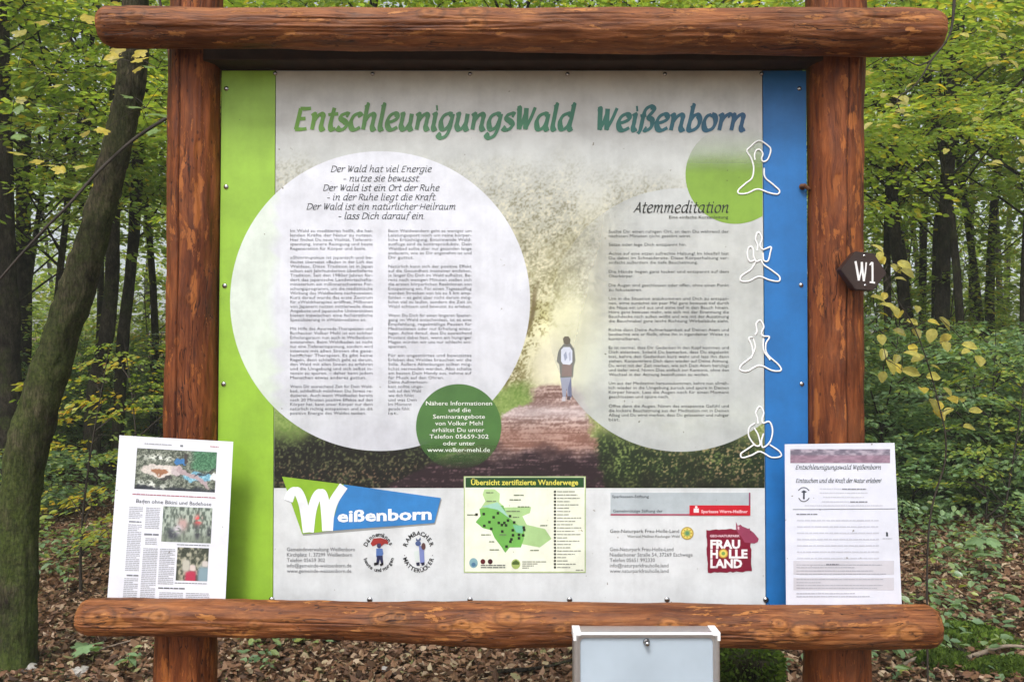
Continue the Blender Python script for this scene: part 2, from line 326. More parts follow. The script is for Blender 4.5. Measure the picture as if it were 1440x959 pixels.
# ------------------------------------------------------------------ log builder
def make_log(name, pts, rads, mat, parent, ncirc=104, step=0.005, knots=(), cracks=(), seed=0, ends=(True, True), rough=0.0035, label=None, patches=()):
    """pts world axis points; knots: (s along 0..1, angle from front in rad (+ up / + right), radius, height, paleness)"""
    pts = np.asarray(pts, float); P = catmull(pts, 40) if len(pts) > 2 else pts
    tt = np.linspace(0, 1, len(pts)); L = np.sum(np.linalg.norm(np.diff(P, axis=0), axis=1))
    n = int(L / step); s = np.linspace(0, 1, n); cum = np.concatenate([[0], np.cumsum(np.linalg.norm(np.diff(P, axis=0), axis=1))]) / L
    C = np.stack([np.interp(s, cum, P[:, k]) for k in range(3)], 1); r0 = np.interp(s, tt, rads)
    d = P[-1] - P[0]; d /= np.linalg.norm(d); front = np.array([0, -1, 0.0]); side = np.cross(front, d); side /= np.linalg.norm(side)
    if abs(d[2]) < 0.5 and side[2] < 0: side = -side
    if abs(d[2]) > 0.5 and side[0] < 0: side = -side
    front = np.cross(d, side); front = front if front[1] < 0 else -front
    A = np.linspace(-np.pi, np.pi, ncirc, endpoint=False); A = A - 0.62 * np.sin(A); S, AA = np.meshgrid(s, A, indexing='ij')
    xs = S * L; ca, sa = np.cos(AA), np.sin(AA); RR = r0[:, None] * np.ones_like(AA)
    dx = (fbm(xs * 3 + seed, ca * 1.2 + 5 + seed, 3) + fbm(xs * 3 + seed + 50, sa * 1.2 + 5, 3) - 1)
    fine = fbm(xs * 9 + seed, AA * 0 + ca * 7 + 20, 3) + fbm(xs * 9 + seed, sa * 7 + 70, 3) - 1
    facet = np.abs((fbm(xs * 1.3 + seed * 2, AA * 1.1 + 30, 2) * 7) % 1 - .5)
    RR = RR + dx * rough * 1.9 + fine * rough * 1.2 - facet * rough * 0.9 + (fbm(xs * 6 + seed, (AA + 4) * 6, 3) - .5) * rough * .5
    pale = np.zeros_like(RR); dark = np.zeros_like(RR)
    for (ks, ka, kr, kh, kp) in knots:
        du = (S - ks) * L; dv = ((AA - ka + np.pi) % (2 * np.pi) - np.pi) * r0[:, None]
        wob = 1 + 0.35 * (fbm(np.arctan2(dv, du) * 1.2 + ks * 50, np.hypot(du, dv) * 40, 2) - 0.5)
        q = np.hypot(du / 1.45, dv) / kr * wob
        RR = RR + kh * np.exp(-(q / 0.9) ** 2) - kh * 0.75 * np.exp(-(q / 0.28) ** 2)
        ring = np.exp(-(q / 1.1) ** 4) * (0.55 + 0.45 * np.sin(q * 13))
        pale = np.maximum(pale, kp * ring); dark = np.maximum(dark, 0.85 * np.exp(-(q / 0.22) ** 2)); dark = np.maximum(dark, 0.55 * np.exp(-((q - 1.12) / 0.13) ** 2))
    for (p0, pa, pl, pw, pp) in patches:
        du = (S - p0) * L / pl; dv = ((AA - pa + np.pi) % (2 * np.pi) - np.pi) * r0[:, None] / pw
        q = np.hypot(du, dv) + (fbm(xs * 45 + p0 * 90, AA * 6 + 33, 3) - 0.5) * 1.5
        pale = np.maximum(pale, pp * sst(1.0, 0.75, q)); RR = RR - 0.0012 * sst(1.0, 0.8, q)
    for (c0, c1, ca0, cw, cdp) in cracks:
        wander = (fbm(xs * 2.5 + ca0 * 10, xs * 0 + 3, 3) - 0.5) * 0.22
        dv = ((AA - ca0 - wander + np.pi) % (2 * np.pi) - np.pi) * r0[:, None]
        e = np.exp(-(dv / cw) ** 2) * sst(c0 - 0.02, c0 + 0.03, S) * sst(c1 + 0.02, c1 - 0.03, S)
        RR = RR - cdp * e; dark = np.maximum(dark, 0.9 * np.exp(-(dv / (cw * 0.7)) ** 2) * sst(c0 - 0.02, c0 + 0.03, S) * sst(c1 + 0.02, c1 - 0.03, S))
    # rounded, slightly hewn ends
    for e, on in enumerate(ends):
        if on:
            de = (xs if e == 0 else L - xs) / (0.016 + 0.012 * fbm(AA * 0 + np.cos(AA) * 1.5 + seed, np.sin(AA) * 1.5, 2)); RR = RR * (1 - 0.20 * np.clip(1 - de, 0, 1) ** 1.3)
            pale = np.maximum(pale, 0.45 * np.clip(1 - de * 0.8, 0, 1) * (fbm(AA * 3, xs * 60, 2)))
    V = C[:, None, :] + RR[..., None] * (np.cos(AA)[..., None] * front + np.sin(AA)[..., None] * side)
    V = V.reshape(-1, 3); cols = np.stack([pale, np.clip(dark, 0, 1), 0 * pale], -1).reshape(-1, 3)
    i = np.arange(n * ncirc).reshape(n, ncirc); j = np.roll(i, -1, 1)
    Q = np.stack([i[:-1], j[:-1], j[1:], i[1:]], -1).reshape(-1, 4)
    Fc = [list(q) for q in Q]; nv = len(V)
    for e in (0, 1):
        base = i[0] if e == 0 else i[-1]; cen = C[0] if e == 0 else C[-1]; prev = base; ex = [V]
        sg = -1 if e == 0 else 1
        for kk, fr in enumerate((0.72, 0.4)):
            ringv = cen + (V[base] - cen) * fr + d * sg * (0.005 * (kk + 1)); new = np.arange(nv, nv + ncirc); nv += ncirc
            V = np.vstack([V, ringv]); cols = np.vstack([cols, np.tile((0.35 + 0.2 * kk, 0.1, 0), (ncirc, 1))])
            for a in range(ncirc):
                b_ = (a + 1) % ncirc; Fc.append([prev[a], prev[b_], new[b_], new[a]] if e == 1 else [prev[b_], prev[a], new[a], new[b_]])
            prev = new
        V = np.vstack([V, cen + d * sg * 0.012]); cols = np.vstack([cols, (0.5, 0.3, 0)]); 
        for a in range(ncirc):
            b_ = (a + 1) % ncirc; Fc.append([prev[a], prev[b_], nv] if e == 1 else [prev[b_], prev[a], nv])
        nv += 1
    o = mk(name, V, Fc, mat, parent, cols=cols, smooth=True)
    if label: o['label'] = label
    return o

# ------------------------------------------------------------------ notice board
base = at(720, 479.5, 0); board = empty('notice_board', (0, 0, 0), 'large wooden notice board of reddish logs carrying a printed forest panel', 'notice board')
def A(px, py, Y=0.0): return at(px, py, Y)
zoff = lambda px: (px, )
# posts
lp = make_log('post', [A(262, 1400), A(261, 930), A(268, 610), A(275, 80), A(281, -60)], [0.088, 0.084, 0.073, 0.070, 0.073], M_WOODZ, board,
    knots=[(0.47, -0.2, 0.014, 0.003, .6), (0.80, -0.15, 0.012, 0.002, .8), (0.72, 0.0, .008, .002, .6), (0.62, -0.2, 0.01, 0.002, .7), (.66, .3, .012, .002, .5), (.22, .1, .03, .004, .3)],
    patches=[(0.745, 0.52, 0.075, 0.012, .9), (0.66, 0.45, 0.06, 0.008, .9), (.88, .5, .03, .006, .8), (.685, .95, .03, .006, .6), (.8, .55, .03, .01, .7), (.47, .5, .03, .02, .7), (.5, .35, .03, .008, .5)],
    cracks=[(0.30, 0.97, -0.22, 0.0026, 0.009), (.2, .3, .5, .0015, .004)], seed=3, label='left post with a long vertical crack')
rp = make_log('post', [A(1176, 1400), A(1176, 930), A(1175, 600), A(1175, 80), A(1177, -60)], [0.094, 0.091, 0.073, 0.074, 0.082], M_WOODZ, board,
    knots=[(0.40, 0.25, .02, .004, .5), (.70, -.35, .012, .002, .7), (.77, .6, .012, .002, .6), (.22, -.1, .02, .004, .4), (.47, .3, .02, .003, .5)],
    patches=[(0.83, 0.25, 0.03, 0.016, .9), (.72, .28, .03, .01, .9), (.64, -.3, .04, .008, .9), (.55, -1.15, .08, .012, .8), (.66, .2, .05, .004, .7), (.46, -.3, .04, .01, .6), (.77, -.35, .03, .01, .6), (.79, .5, .04, .008, .6), (.5, .35, .05, .01, .5)],
    cracks=[(0.40, 0.95, 0.05, 0.0020, 0.007)], seed=19, label='right post that carries the hexagonal trail marker')
YB = -0.125
tb = make_log('beam', [A(145, 38.5, YB), A(420, 41, YB), A(760, 43, YB), A(1100, 45, YB), A(1319, 46, YB)], [0.051, 0.054, 0.055, 0.059, 0.060], M_WOODX, board,
    knots=[(0.395, 0.55, 0.022, .004, .55), (.445, .6, .022, .004, .6), (.447, -.1, .018, .005, .8), (.89, .4, .03, .005, .5), (.585, .65, .01, .001, .9), (.22, .3, .008, -.003, .3), (.29, .1, .008, -.003, .3), (.9, -.1, .012, .002, .5), (.76, .25, .01, .002, .5), (.045, .3, .02, .004, .3)],
    patches=[(.57, .7, .05, .008, .9), (.72, .85, .03, .005, .8), (.42, .2, .06, .006, .4)],
    cracks=[(.52, .62, .35, .002, .005), (.78, .87, .5, .002, .006), (.2, .36, .12, .002, .004), (.9, .95, .3, .002, .004)], seed=31, label='top cross beam')
bb = make_log('beam', [A(115, 867, YB), A(300, 868, YB), A(460, 871, YB), A(655, 876, YB), A(850, 878, YB), A(1100, 881, YB), A(1314, 880, YB)], [0.046, 0.047, 0.049, 0.058, 0.055, 0.055, 0.057], M_WOODX, board,
    knots=[(0.10, 0.35, 0.017, .004, .8), (.355, .5, .02, .005, .7), (.375, .55, .018, .004, .7), (.447, .3, .014, .004, .9), (.465, -.15, .012, .004, .8), (.427, .1, .012, .003, .6), (.56, .1, .012, .003, .8), (.165, -.15, .008, -.002, .4), (.21, .0, .012, .003, .4),
           (.685, .35, .018, .004, .8), (.81, .45, .015, .005, .8), (.84, .05, .025, .006, .5), (.87, .35, .014, .004, .6), (.79, -.1, .016, .004, .6), (.96, .0, .02, .003, .6), (.03, .3, .025, .004, .4), (.50, .6, .02, .003, .6)],
    patches=[(.46, .15, .05, .016, .8), (.51, .6, .05, .008, .6), (.73, .4, .04, .007, .7), (.69, .3, .06, .006, .8), (.8, .1, .05, .012, .5), (.95, .1, .06, .02, .5), (.09, .45, .03, .01, .6), (.17, -.1, .03, .005, .5), (.04, .0, .05, .02, .5)],
    cracks=[(.70, .77, -.15, .0025, .006), (.22, .32, .1, .0015, .004), (.84, .88, .15, .003, .006), (.15, .19, -.25, .0015, .003)], seed=57, label='bottom cross beam with pale knots')
a = A(300, 62, 0.02); b = A(1150, 98, 0.02)
bevel_box('batten', (a[0], -0.055, b[2] - 0.004), (b[0], 0.02, a[2] + 0.03), M_DARKWOOD, board, 0.004)
a = A(300, 846, 0.02); b = A(1150, 884, 0.02)
bevel_box('batten', (a[0], -0.045, b[2]), (b[0], 0.03, a[2] - 0.01), M_DARKWOOD, board, 0.004)

a = A(311.5, 96, 0.008); b = A(1139, 862, 0.008)
mk('backing_board', *box_vf((a[0], 0.0075, b[2]), (A(1134.5, 479)[0], 0.021, a[2] + 0.03)), M_DARKWOOD, board)
# print surface in the panel plane: px -> world, layer in 0.35 mm steps
def psurf(px, py, layer=0): return at(px, py, -0.0004 * layer)
def panel(name, x0t, x1t, x0b, x1b, col, lab):
    yt, yb = 100, 856
    c = [psurf(x0t, yt), psurf(x1t, yt), psurf(x1b, yb), psurf(x0b, yb)]
    V = c + [v + np.array([0, 0.006, 0]) for v in c]
    o = mk(name, V, [(3, 2, 1, 0), (4, 5, 6, 7), (0, 1, 5, 4), (1, 2, 6, 5), (2, 3, 7, 6), (3, 0, 4, 7)], M_PRINT, board, cols=lin(col))
    if lab: o['label'] = lab
    return o
GREEN = (150, 193, 60); BLUE = (36, 112, 182)
pg = panel('panel', 312, 387.2, 304, 383.2, GREEN, 'plain lime green strip of the panel')
pc = panel('panel', 388.2, 1071.6, 384.2, 1076.6, (214, 218, 221), 'centre panel printed with a forest path')
pb = panel('panel', 1072.8, 1133.5, 1077.8, 1137.5, BLUE, 'plain blue strip of the panel')

def grid_print(name, surf, x0, x1, y0, y1, step, fn, layer, parent, mat=None, xedge=None):
    nx = max(2, int((x1 - x0) / step)); ny = max(2, int((y1 - y0) / step))
    X, Y, Fc = grid(np.linspace(0, 1, nx), np.linspace(y0, y1, ny))
    if xedge: a, b = xedge(Y)
    else: a, b = x0, x1
    PX = a + (b - a) * X
    V = np.array([surf(p, q, layer) for p, q in zip(PX, Y)]); c = lin(fn(PX, Y))
    return mk(name, V, Fc[:, ::-1], mat or M_PRINT, parent, cols=c)

def mixv(a, b, t): t = np.asarray(t)[..., None]; return np.asarray(a, float) * (1 - t) + np.asarray(b, float) * t
def forest_print(X, Y):
    n1 = fbm(X / 60, Y / 60, 4); n2 = fbm(X / 9 + 30, Y / 9, 3); n3 = fbm(X / 3.0 + 80, Y / 3.0, 2); n4 = fbm(X / 24 + 11, Y / 24, 3); n5 = vnoise(X / 1.9, Y / 1.9)
    one = np.ones(X.shape)[..., None]
    c = mixv(one * (212, 213, 211), one * (201, 205, 204), sst(150, 230, Y))
    c = mixv(c, one * (190, 184, 160), sst(150, 100, Y) * 0.5)  # warm shade and wood reflection under the top beam, painted into the print
    # misty foliage: fine speckle of leaves, more contrast lower down
    deep = sst(250, 430, Y); body = mixv(one * (188, 190, 182), one * (158, 154, 120), deep)
    spk = n2 * .30 + n3 * .35 + n5 * .35
    body = mixv(body, one * (104, 98, 62), sst(.50, .68, spk) * (.40 + .55 * deep)); body = mixv(body, one * (228, 221, 190), sst(.47, .30, spk) * (.45 + .5 * deep))
    body = mixv(body, one * (134, 128, 86), sst(.5, .75, n4) * .45 * deep); body = mixv(body, one * (206, 203, 178), sst(.45, .25, n1) * .4)
    c = mixv(c, body, sst(205, 300, Y + (n1 - .5) * 90))
    # greener wood to the sides, under the circles
    side = mixv(one * (158, 168, 148), one * (84, 96, 66), sst(.4, .72, spk)); c = mixv(c, side, sst(110, 240, np.abs(X - 785)) * sst(330, 520, Y) * .8)
    # the light at the end of the path
    g = np.exp(-(((X - 806) / 70) ** 2 + ((Y - 484) / 74) ** 2)); gl = mixv(one * (236, 234, 190), one * (206, 204, 140), sst(.4, .8, n2 * .5 + n4 * .5) * sst(500, 430, Y)); c = mixv(c, gl, np.clip(g * 1.5, 0, .93))
    g2 = np.exp(-(((X - 772) / 24) ** 2 + ((Y - 512) / 40) ** 2)); c = mixv(c, one * (228, 224, 198), np.clip(g2 * 1.1, 0, .85))
    c = mixv(c, one * (206, 214, 178), np.exp(-(((X - 850) / 30) ** 2 + ((Y - 520) / 50) ** 2)) * .7)
    # leaning stem and twigs beside the large circle
    ln = 762 - (Y - 395) * 0.36 + 5 * np.sin(Y / 17.); c = mixv(c, one * (104, 88, 56), sst(5, 1, np.abs(X - ln)) * sst(385, 430, Y) * sst(592, 575, Y) * .8)
    br = sst(0.50, 0.64, spk) * sst(34, 4, np.abs(X - ln - 6)) * sst(370, 440, Y) * sst(600, 560, Y); c = mixv(c, one * (118, 108, 58), br * .85)
    # grass verge left
    gv = sst(530, 552, Y + (n2 - .5) * 16) * sst(758, 738, X + (n2 - .5) * 20); c = mixv(c, mixv(one * (176, 188, 122), one * (92, 124, 50), spk * 1.2), np.clip(gv, 0, 1))
    # right verge
    gr = sst(545, 580, Y + (n2 - .5) * 16) * sst(812, 832, X); c = mixv(c, mixv(one * (186, 192, 130), one * (110, 128, 60), sst(.3, .7, spk)), gr * .9)
    # dark undergrowth at the bottom
    dkl = sst(585, 630, Y + (n1 - .5) * 50) * sst(650, 590, X + (n1 - .5) * 60)
    dark = mixv(one * (16, 17, 13), one * (84, 92, 60), sst(.48, .70, n2 * .25 + n3 * .40 + n5 * .35)); dark = mixv(dark, one * (122, 90, 78), sst(.62, .74, n3 * .5 + n5 * .5) * sst(630, 670, Y) * .8)
    c = mixv(c, dark, dkl)
    dkr = sst(585, 635, Y + (n1 - .5) * 40 + (X - 850) * -0.05) * sst(818, 846, X + (n2 - .5) * 20)
    darkr = mixv(one * (26, 42, 20), one * (122, 140, 78), sst(.46, .72, n2 * .25 + n3 * .40 + n5 * .35)); darkr = mixv(darkr, one * (160, 134, 104), sst(.60, .74, n3 * .5 + n5 * .5) * .9 * sst(860, 960, X)); darkr = mixv(darkr, one * (22, 24, 16), sst(655, 686, Y) * .5 + sst(.5, .7, n4) * .35)
    c = mixv(c, darkr, dkr)
    # path
    xl = np.interp(Y, [540, 563, 580, 600, 620, 650, 690], [758, 750, 712, 696, 676, 610, 530]); xr = np.interp(Y, [540, 563, 580, 620, 650, 690], [804, 822, 826, 836, 840, 850])
    st = fbm(X / 20, Y / 3.4, 3); st2 = fbm(X / 4 + 7, Y / 2.4, 2); st3 = fbm(X / 34 + 3, Y / 2.1, 3); grit = st * .2 + st3 * .45 + st2 * .15 + n5 * .2
    pcx = mixv(one * (122, 92, 84), one * (204, 180, 172), sst(.38, .64, grit)); pcx = mixv(pcx, one * (216, 204, 206), np.exp(-((Y - 579) / 11) ** 2) * (.5 + .35 * grit))
    pcx = mixv(pcx, one * (140, 96, 80), sst(590, 612, Y) * sst(645, 625, Y) * .45)
    dp = mixv(one * (40, 27, 33), one * (124, 98, 102), sst(.52, .74, grit)); pcx = mixv(pcx, dp, sst(622, 652, Y + (n4 - .5) * 34))
    wob = (n2 - .5) * 18 + (n5 - .5) * 8
    c = mixv(c, pcx, sst(-7, 7, X - xl + wob) * sst(-7, 7, xr - X + wob) * sst(538, 546, Y + (n2 - .5) * 6))
    return np.clip(c, 0, 255)
def xe(Y): return np.interp(Y, [100, 848], [388.4, 384.4]), np.interp(Y, [100, 848], [1071.4, 1076.4])
forest = grid_print('forest_photo_print', psurf, 388.4, 1071.6, 100.6, 686, 1.3, forest_print, 1, pc, xedge=xe)

def flat_poly(mb, surf, pts, layer, col):
    V = [surf(p[0], p[1], layer) for p in pts]; c = np.mean(V, axis=0); n = len(V)
    mb.add(V, [tuple(range(n))[::-1]], lin(col))
def disc(name, cx, cy, rx, ry, col, afn, layer, parent, clip=None, seg=128):
    a = np.linspace(0, 2 * np.pi, seg, endpoint=False); rr = np.linspace(0, 1, 14)[1:]
    pts = [(cx, cy)] + [(cx + rx * r_ * math.cos(t), cy + ry * r_ * math.sin(t)) for r_ in rr for t in a]
    if clip: pts = [(min(p[0], clip(p[1])), p[1]) for p in pts]
    V = [psurf(p[0], p[1], layer) for p in pts]; Fc = [(0, 1 + (i + 1) % seg, 1 + i) for i in range(seg)]
    for k in range(len(rr) - 1):
        for i in range(seg):
            j = (i + 1) % seg; Fc.append((1 + k * seg + i, 1 + k * seg + j, 1 + (k + 1) * seg + j, 1 + (k + 1) * seg + i))
    cols = np.array([list(lin(col(p) if callable(col) else col)) + [afn(p[0], p[1])] for p in pts])
    return mk(name, V, Fc, M_DISC, parent, cols=cols)
re_ = lambda py: float(np.interp(py, [100, 848], [1071.2, 1076.2]))
ell = disc('pale_circle', 534.5, 423.5, 211, 210.5, lambda p: (232, 243, 234) if p[0] < 386.5 else (230, 233, 243), lambda x, y: float(np.interp(y, [213, 420, 560, 634], [0.95, 0.88, 0.78, 0.72])), 2, pc)
elg = disc('green_circle', 1034, 246, 70, 69, (134, 172, 62), lambda x, y: float(np.interp(y, [185, 215, 245, 290], [0.02, 0.25, 0.9, 0.97])), 3, pc, clip=re_)
elr = disc('pale_circle', 957, 450, 186, 185, (222, 227, 228), lambda x, y: float(np.interp(y, [265, 420, 560, 634], [0.72, 0.64, 0.68, 0.64])) * float(np.interp(x + (y - 450) * .25, [771, 800, 870], [0.12, .35, 1.0])), 2, pc, clip=re_)
eld = disc('dark_green_circle', 645, 600, 60, 60, (78, 122, 62), lambda x, y: float(np.interp(y, [540, 615, 645, 660], [0.93, 0.93, 0.35, 0.0])), 3, pc)
ell['label'] = 'large pale circle behind the left text'; elr['label'] = 'pale circle behind the breathing text'

# ---- ribbons / stroke lettering
def ribbon(mb, surf, P, wfn, layer, col):
    """P in px; wfn(tangent)->half width px; col rgb or fn(x)->rgb"""
    P = np.asarray(P, float); T = np.gradient(P, axis=0); T /= np.linalg.norm(T, axis=1)[:, None] + 1e-9
    Nn = np.stack([-T[:, 1], T[:, 0]], 1); w_ = np.array([wfn(t) for t in T])
    L_ = P + Nn * w_[:, None]; R_ = P - Nn * w_[:, None]
    n = len(P); V = [surf(p[0], p[1], layer + 0.45 * (i % n) / n) for i, p in enumerate(np.vstack([L_, R_]))]
    Fc = [(i, i + 1, n + i + 1, n + i) for i in range(n - 1)]
    if callable(col): c = lin(np.array([col(p[0]) for p in np.vstack([L_, R_])]))
    else: c = np.tile(lin(col), (2 * n, 1))
    mb.add(V, Fc, c)
BOWL = [(.64, .92), (.42, 1.0), (.18, .85), (.08, .5), (.16, .1), (.34, .02), (.52, .2), (.63, .6)]
ST = [(.1, 1.58), (.17, 1.5), (.15, .9), (.14, .4), (.12, 0)]
ARCH = [(.14, .45), (.3, .8), (.48, .98), (.62, .85), (.61, .5), (.60, .2), (.68, .0), (.82, .06)]
GL = {
 'n': ([[(0, .88), (.11, .98), (.15, .8), (.14, .4), (.12, 0)], ARCH], .9), 'u': ([[(.0, .95), (.13, .97), (.13, .6), (.12, .25), (.26, .0), (.45, .12), (.6, .5)], [(.62, 1), (.61, .5), (.60, .2), (.67, .0), (.80, .05)]], .88),
 'e': ([[(.1, .45), (.35, .52), (.58, .7), (.52, .96), (.33, 1), (.14, .8), (.08, .45), (.18, .1), (.4, .0), (.66, .16)]], .74),
 't': ([[(.28, 1.38), (.24, .95), (.2, .3), (.3, .0), (.5, .08)], [(.0, .93), (.25, .97), (.54, .99)]], .56),
 's': ([[(.58, .9), (.4, 1), (.18, .9), (.18, .68), (.42, .48), (.52, .25), (.38, .03), (.18, .0), (.0, .12)]], .66),
 'c': ([[(.6, .82), (.45, 1), (.2, .88), (.08, .5), (.16, .1), (.38, 0), (.62, .15)]], .68), 'h': ([ST, ARCH], .9),
 'l': ([[(.1, 1.58), (.17, 1.5), (.15, .8), (.13, .25), (.2, .0), (.34, .05)]], .42),
 'i': ([[(.0, .9), (.13, .98), (.13, .5), (.12, .2), (.19, .0), (.33, .06)], [(.12, 1.36), (.22, 1.37)]], .42),
 'g': ([BOWL, [(.68, 1.0), (.64, .5), (.60, .0), (.46, -.4), (.22, -.52), (.04, -.36), (.14, -.2)]], .86), 'a': ([BOWL, [(.66, 1.0), (.63, .45), (.62, .15), (.68, .0), (.8, .05)]], .86),
 'd': ([BOWL, [(.64, 1.58), (.70, 1.5), (.67, .7), (.63, .2), (.69, .0), (.82, .05)]], .88), 'b': ([[(.1, 1.58), (.17, 1.5), (.15, .9), (.12, .1), (.34, 0), (.58, .25), (.62, .65), (.48, .95), (.3, .92), (.15, .6)]], .78),
 'o': ([[(.4, 1), (.18, .88), (.08, .5), (.16, .1), (.36, 0), (.58, .15), (.66, .52), (.58, .88), (.4, 1)]], .8), 'r': ([[(0, .88), (.11, .98), (.15, .8), (.14, .4), (.12, 0)], [(.14, .45), (.28, .82), (.46, 1), (.6, .9)]], .62),
 'm': ([[(0, .88), (.11, .98), (.15, .8), (.14, .4), (.12, 0)], [(.14, .45), (.28, .85), (.42, .98), (.52, .85), (.5, .4), (.48, 0)], [(.51, .45), (.66, .85), (.8, .98), (.92, .85), (.90, .4), (.90, .15), (.98, .0), (1.1, .06)]], 1.18),
 'W': ([[(.0, 1.36), (.12, 1.32), (.2, .6), (.27, .02)], [(.25, .02), (.4, .5), (.52, 1.2)], [(.5, 1.36), (.56, .6), (.62, .02)], [(.6, .02), (.82, .7), (.98, 1.4)]], 1.1),
 'E': ([[(.74, 1.34), (.45, 1.32), (.16, 1.32)], [(.18, 1.34), (.14, .8), (.08, .0)], [(.03, .02), (.35, .02), (.66, .06)], [(.1, .68), (.52, .70)]], .84),
 'ß': ([[(-.02, -.22), (.08, .0), (.13, .8), (.2, 1.3), (.42, 1.5), (.62, 1.28), (.42, .86), (.62, .62), (.62, .2), (.42, .0), (.26, .1)], [(-.02, .9), (.28, .95)]], .8),
 'A': ([[(.0, 0), (.3, .7), (.5, 1.38)], [(.48, 1.38), (.6, .6), (.72, 0)], [(.15, .45), (.64, .47)]], .84), 'v': ([[(.02, .97), (.12, .95), (.2, .4), (.28, .02)], [(.28, .02), (.5, .45), (.6, 1)]], .68),
 'w': ([[(.02, .97), (.12, .95), (.16, .4), (.24, .02)], [(.24, .02), (.4, .5), (.45, .9)], [(.45, .95), (.48, .4), (.54, .02)], [(.54, .02), (.74, .5), (.82, 1)]], .92),
 'z': ([[(.05, .95), (.58, .96)], [(.56, .95), (.05, .05)], [(.03, .03), (.6, .03)]], .7), 'k': ([ST, [(.56, .98), (.2, .5)], [(.22, .55), (.62, .0)]], .66),
 'f': ([[(.62, 1.5), (.42, 1.6), (.3, 1.3), (.24, .6), (.16, -.3)], [(.04, .94), (.5, .98)]], .54), 'p': ([[(0, .9), (.13, .98), (.13, .4), (.08, -.5)], [(.14, .5), (.3, .9), (.5, 1), (.64, .6), (.5, .1), (.3, 0), (.13, .15)]], .8),
 'D': ([[(.16, 1.34), (.08, 0)], [(.0, 1.32), (.4, 1.36), (.82, 1.1), (.84, .55), (.5, .08), (.02, .02)]], .98), 'R': ([[(.16, 1.34), (.08, 0)], [(.0, 1.3), (.4, 1.38), (.68, 1.1), (.5, .76), (.16, .68)], [(.36, .7), (.72, .0)]], .82),
 'O': ([[(.5, 1.36), (.2, 1.15), (.08, .6), (.22, .1), (.46, 0), (.78, .2), (.88, .75), (.75, 1.2), (.5, 1.36)]], 1.0), 'K': ([[(.16, 1.34), (.08, 0)], [(.74, 1.34), (.16, .68)], [(.3, .8), (.74, 0)]], .84),
 'H': ([[(.16, 1.34), (.08, 0)], [(.82, 1.34), (.74, 0)], [(.14, .68), (.78, .68)]], .98), '.': ([[(.05, .04), (.14, .04)]], .28), '–': ([[(.05, .5), (.5, .5)]], .62), '!': ([[(.14, 1.4), (.1, .4)], [(.06, .04), (.14, .04)]], .3),
 'N': ([[(.14, 1.34), (.06, 0)], [(.14, 1.34), (.7, 0)], [(.76, 1.34), (.7, 0)]], .92),
}
GL['ü'] = (GL['u'][0] + [[(.2, 1.34), (.26, 1.34)], [(.46, 1.34), (.52, 1.34)]], .88)
def hand(mb, surf, text, x0, x1, ybase, xh, pen, layer, col, shear=0.16, minw=0.35, slope=0.0):
    adv = sum(GL[c][1] if c in GL else .42 for c in text) - 0.1; k = (x1 - x0) / adv; cur = 0
    n45 = np.array([math.cos(R(38)), -math.sin(R(38))])
    for ci, ch in enumerate(text):
        if ch in GL:
            for si, s_ in enumerate(GL[ch][0]):
                P = catmull(s_, 7 if pen > 1 else 3); P = P + np.array([1, 0]) * (P[:, 1:2] * shear)
                Q = np.stack([x0 + (cur + P[:, 0]) * k, ybase - P[:, 1] * xh - slope * (cur * k)], 1)
                hv = 1.6 if ch in 'iü.' and si and len(s_) == 2 else 1
                ribbon(mb, surf, Q, lambda t: hv * pen * max(minw, abs(t[0] * n45[1] - t[1] * n45[0])), layer + 0.12 * ((si + ci) % 3), col)
        cur += GL[ch][1] if ch in GL else .42
def hcol(x):
    xs = [411, 520, 640, 760, 860, 950, 1050]; cs = np.array([(112, 166, 52), (92, 146, 78), (76, 132, 96), (66, 134, 100), (56, 126, 112), (44, 108, 126), (40, 88, 128)], float)
    return np.array([np.interp(x, xs, cs[:, i]) for i in range(3)])
for t_, a_, b_, yb2 in (('EntschleunigungsWald', 414, 804, 182.5), ('Weißenborn', 836, 1047, 183.5)):
    mb = MB(); hand(mb, psurf, t_, a_, b_, yb2, 22.2, 4.4, 4, hcol, shear=.13, minw=.5); mb.build('heading', M_PRINT, pc)
mb = MB(); INK = (52, 56, 62)
poem = ['Der Wald hat viel Energie', '– nutze sie bewusst.', 'Der Wald ist ein Ort der Ruhe', '– in der Ruhe liegt die Kraft.', 'Der Wald ist ein natürlicher Heilraum', '– lass Dich darauf ein.']
pxr = [(465, 606), (482, 590), (454, 617), (459, 613), (431, 640), (475, 597)]
for i, t in enumerate(poem): hand(mb, psurf, t, pxr[i][0], pxr[i][1], 242 + i * 13.2, 6.1, .72, 4, INK, minw=.5)
mb.build('poem_text', M_PRINT, pc)
mb = MB(); hand(mb, psurf, 'Atemmeditation', 891, 1024, 299, 10.5, 1.25, 5, (40, 42, 40), minw=.42); mb.build('heading', M_PRINT, pc)['label'] = 'small heading in the right circle'

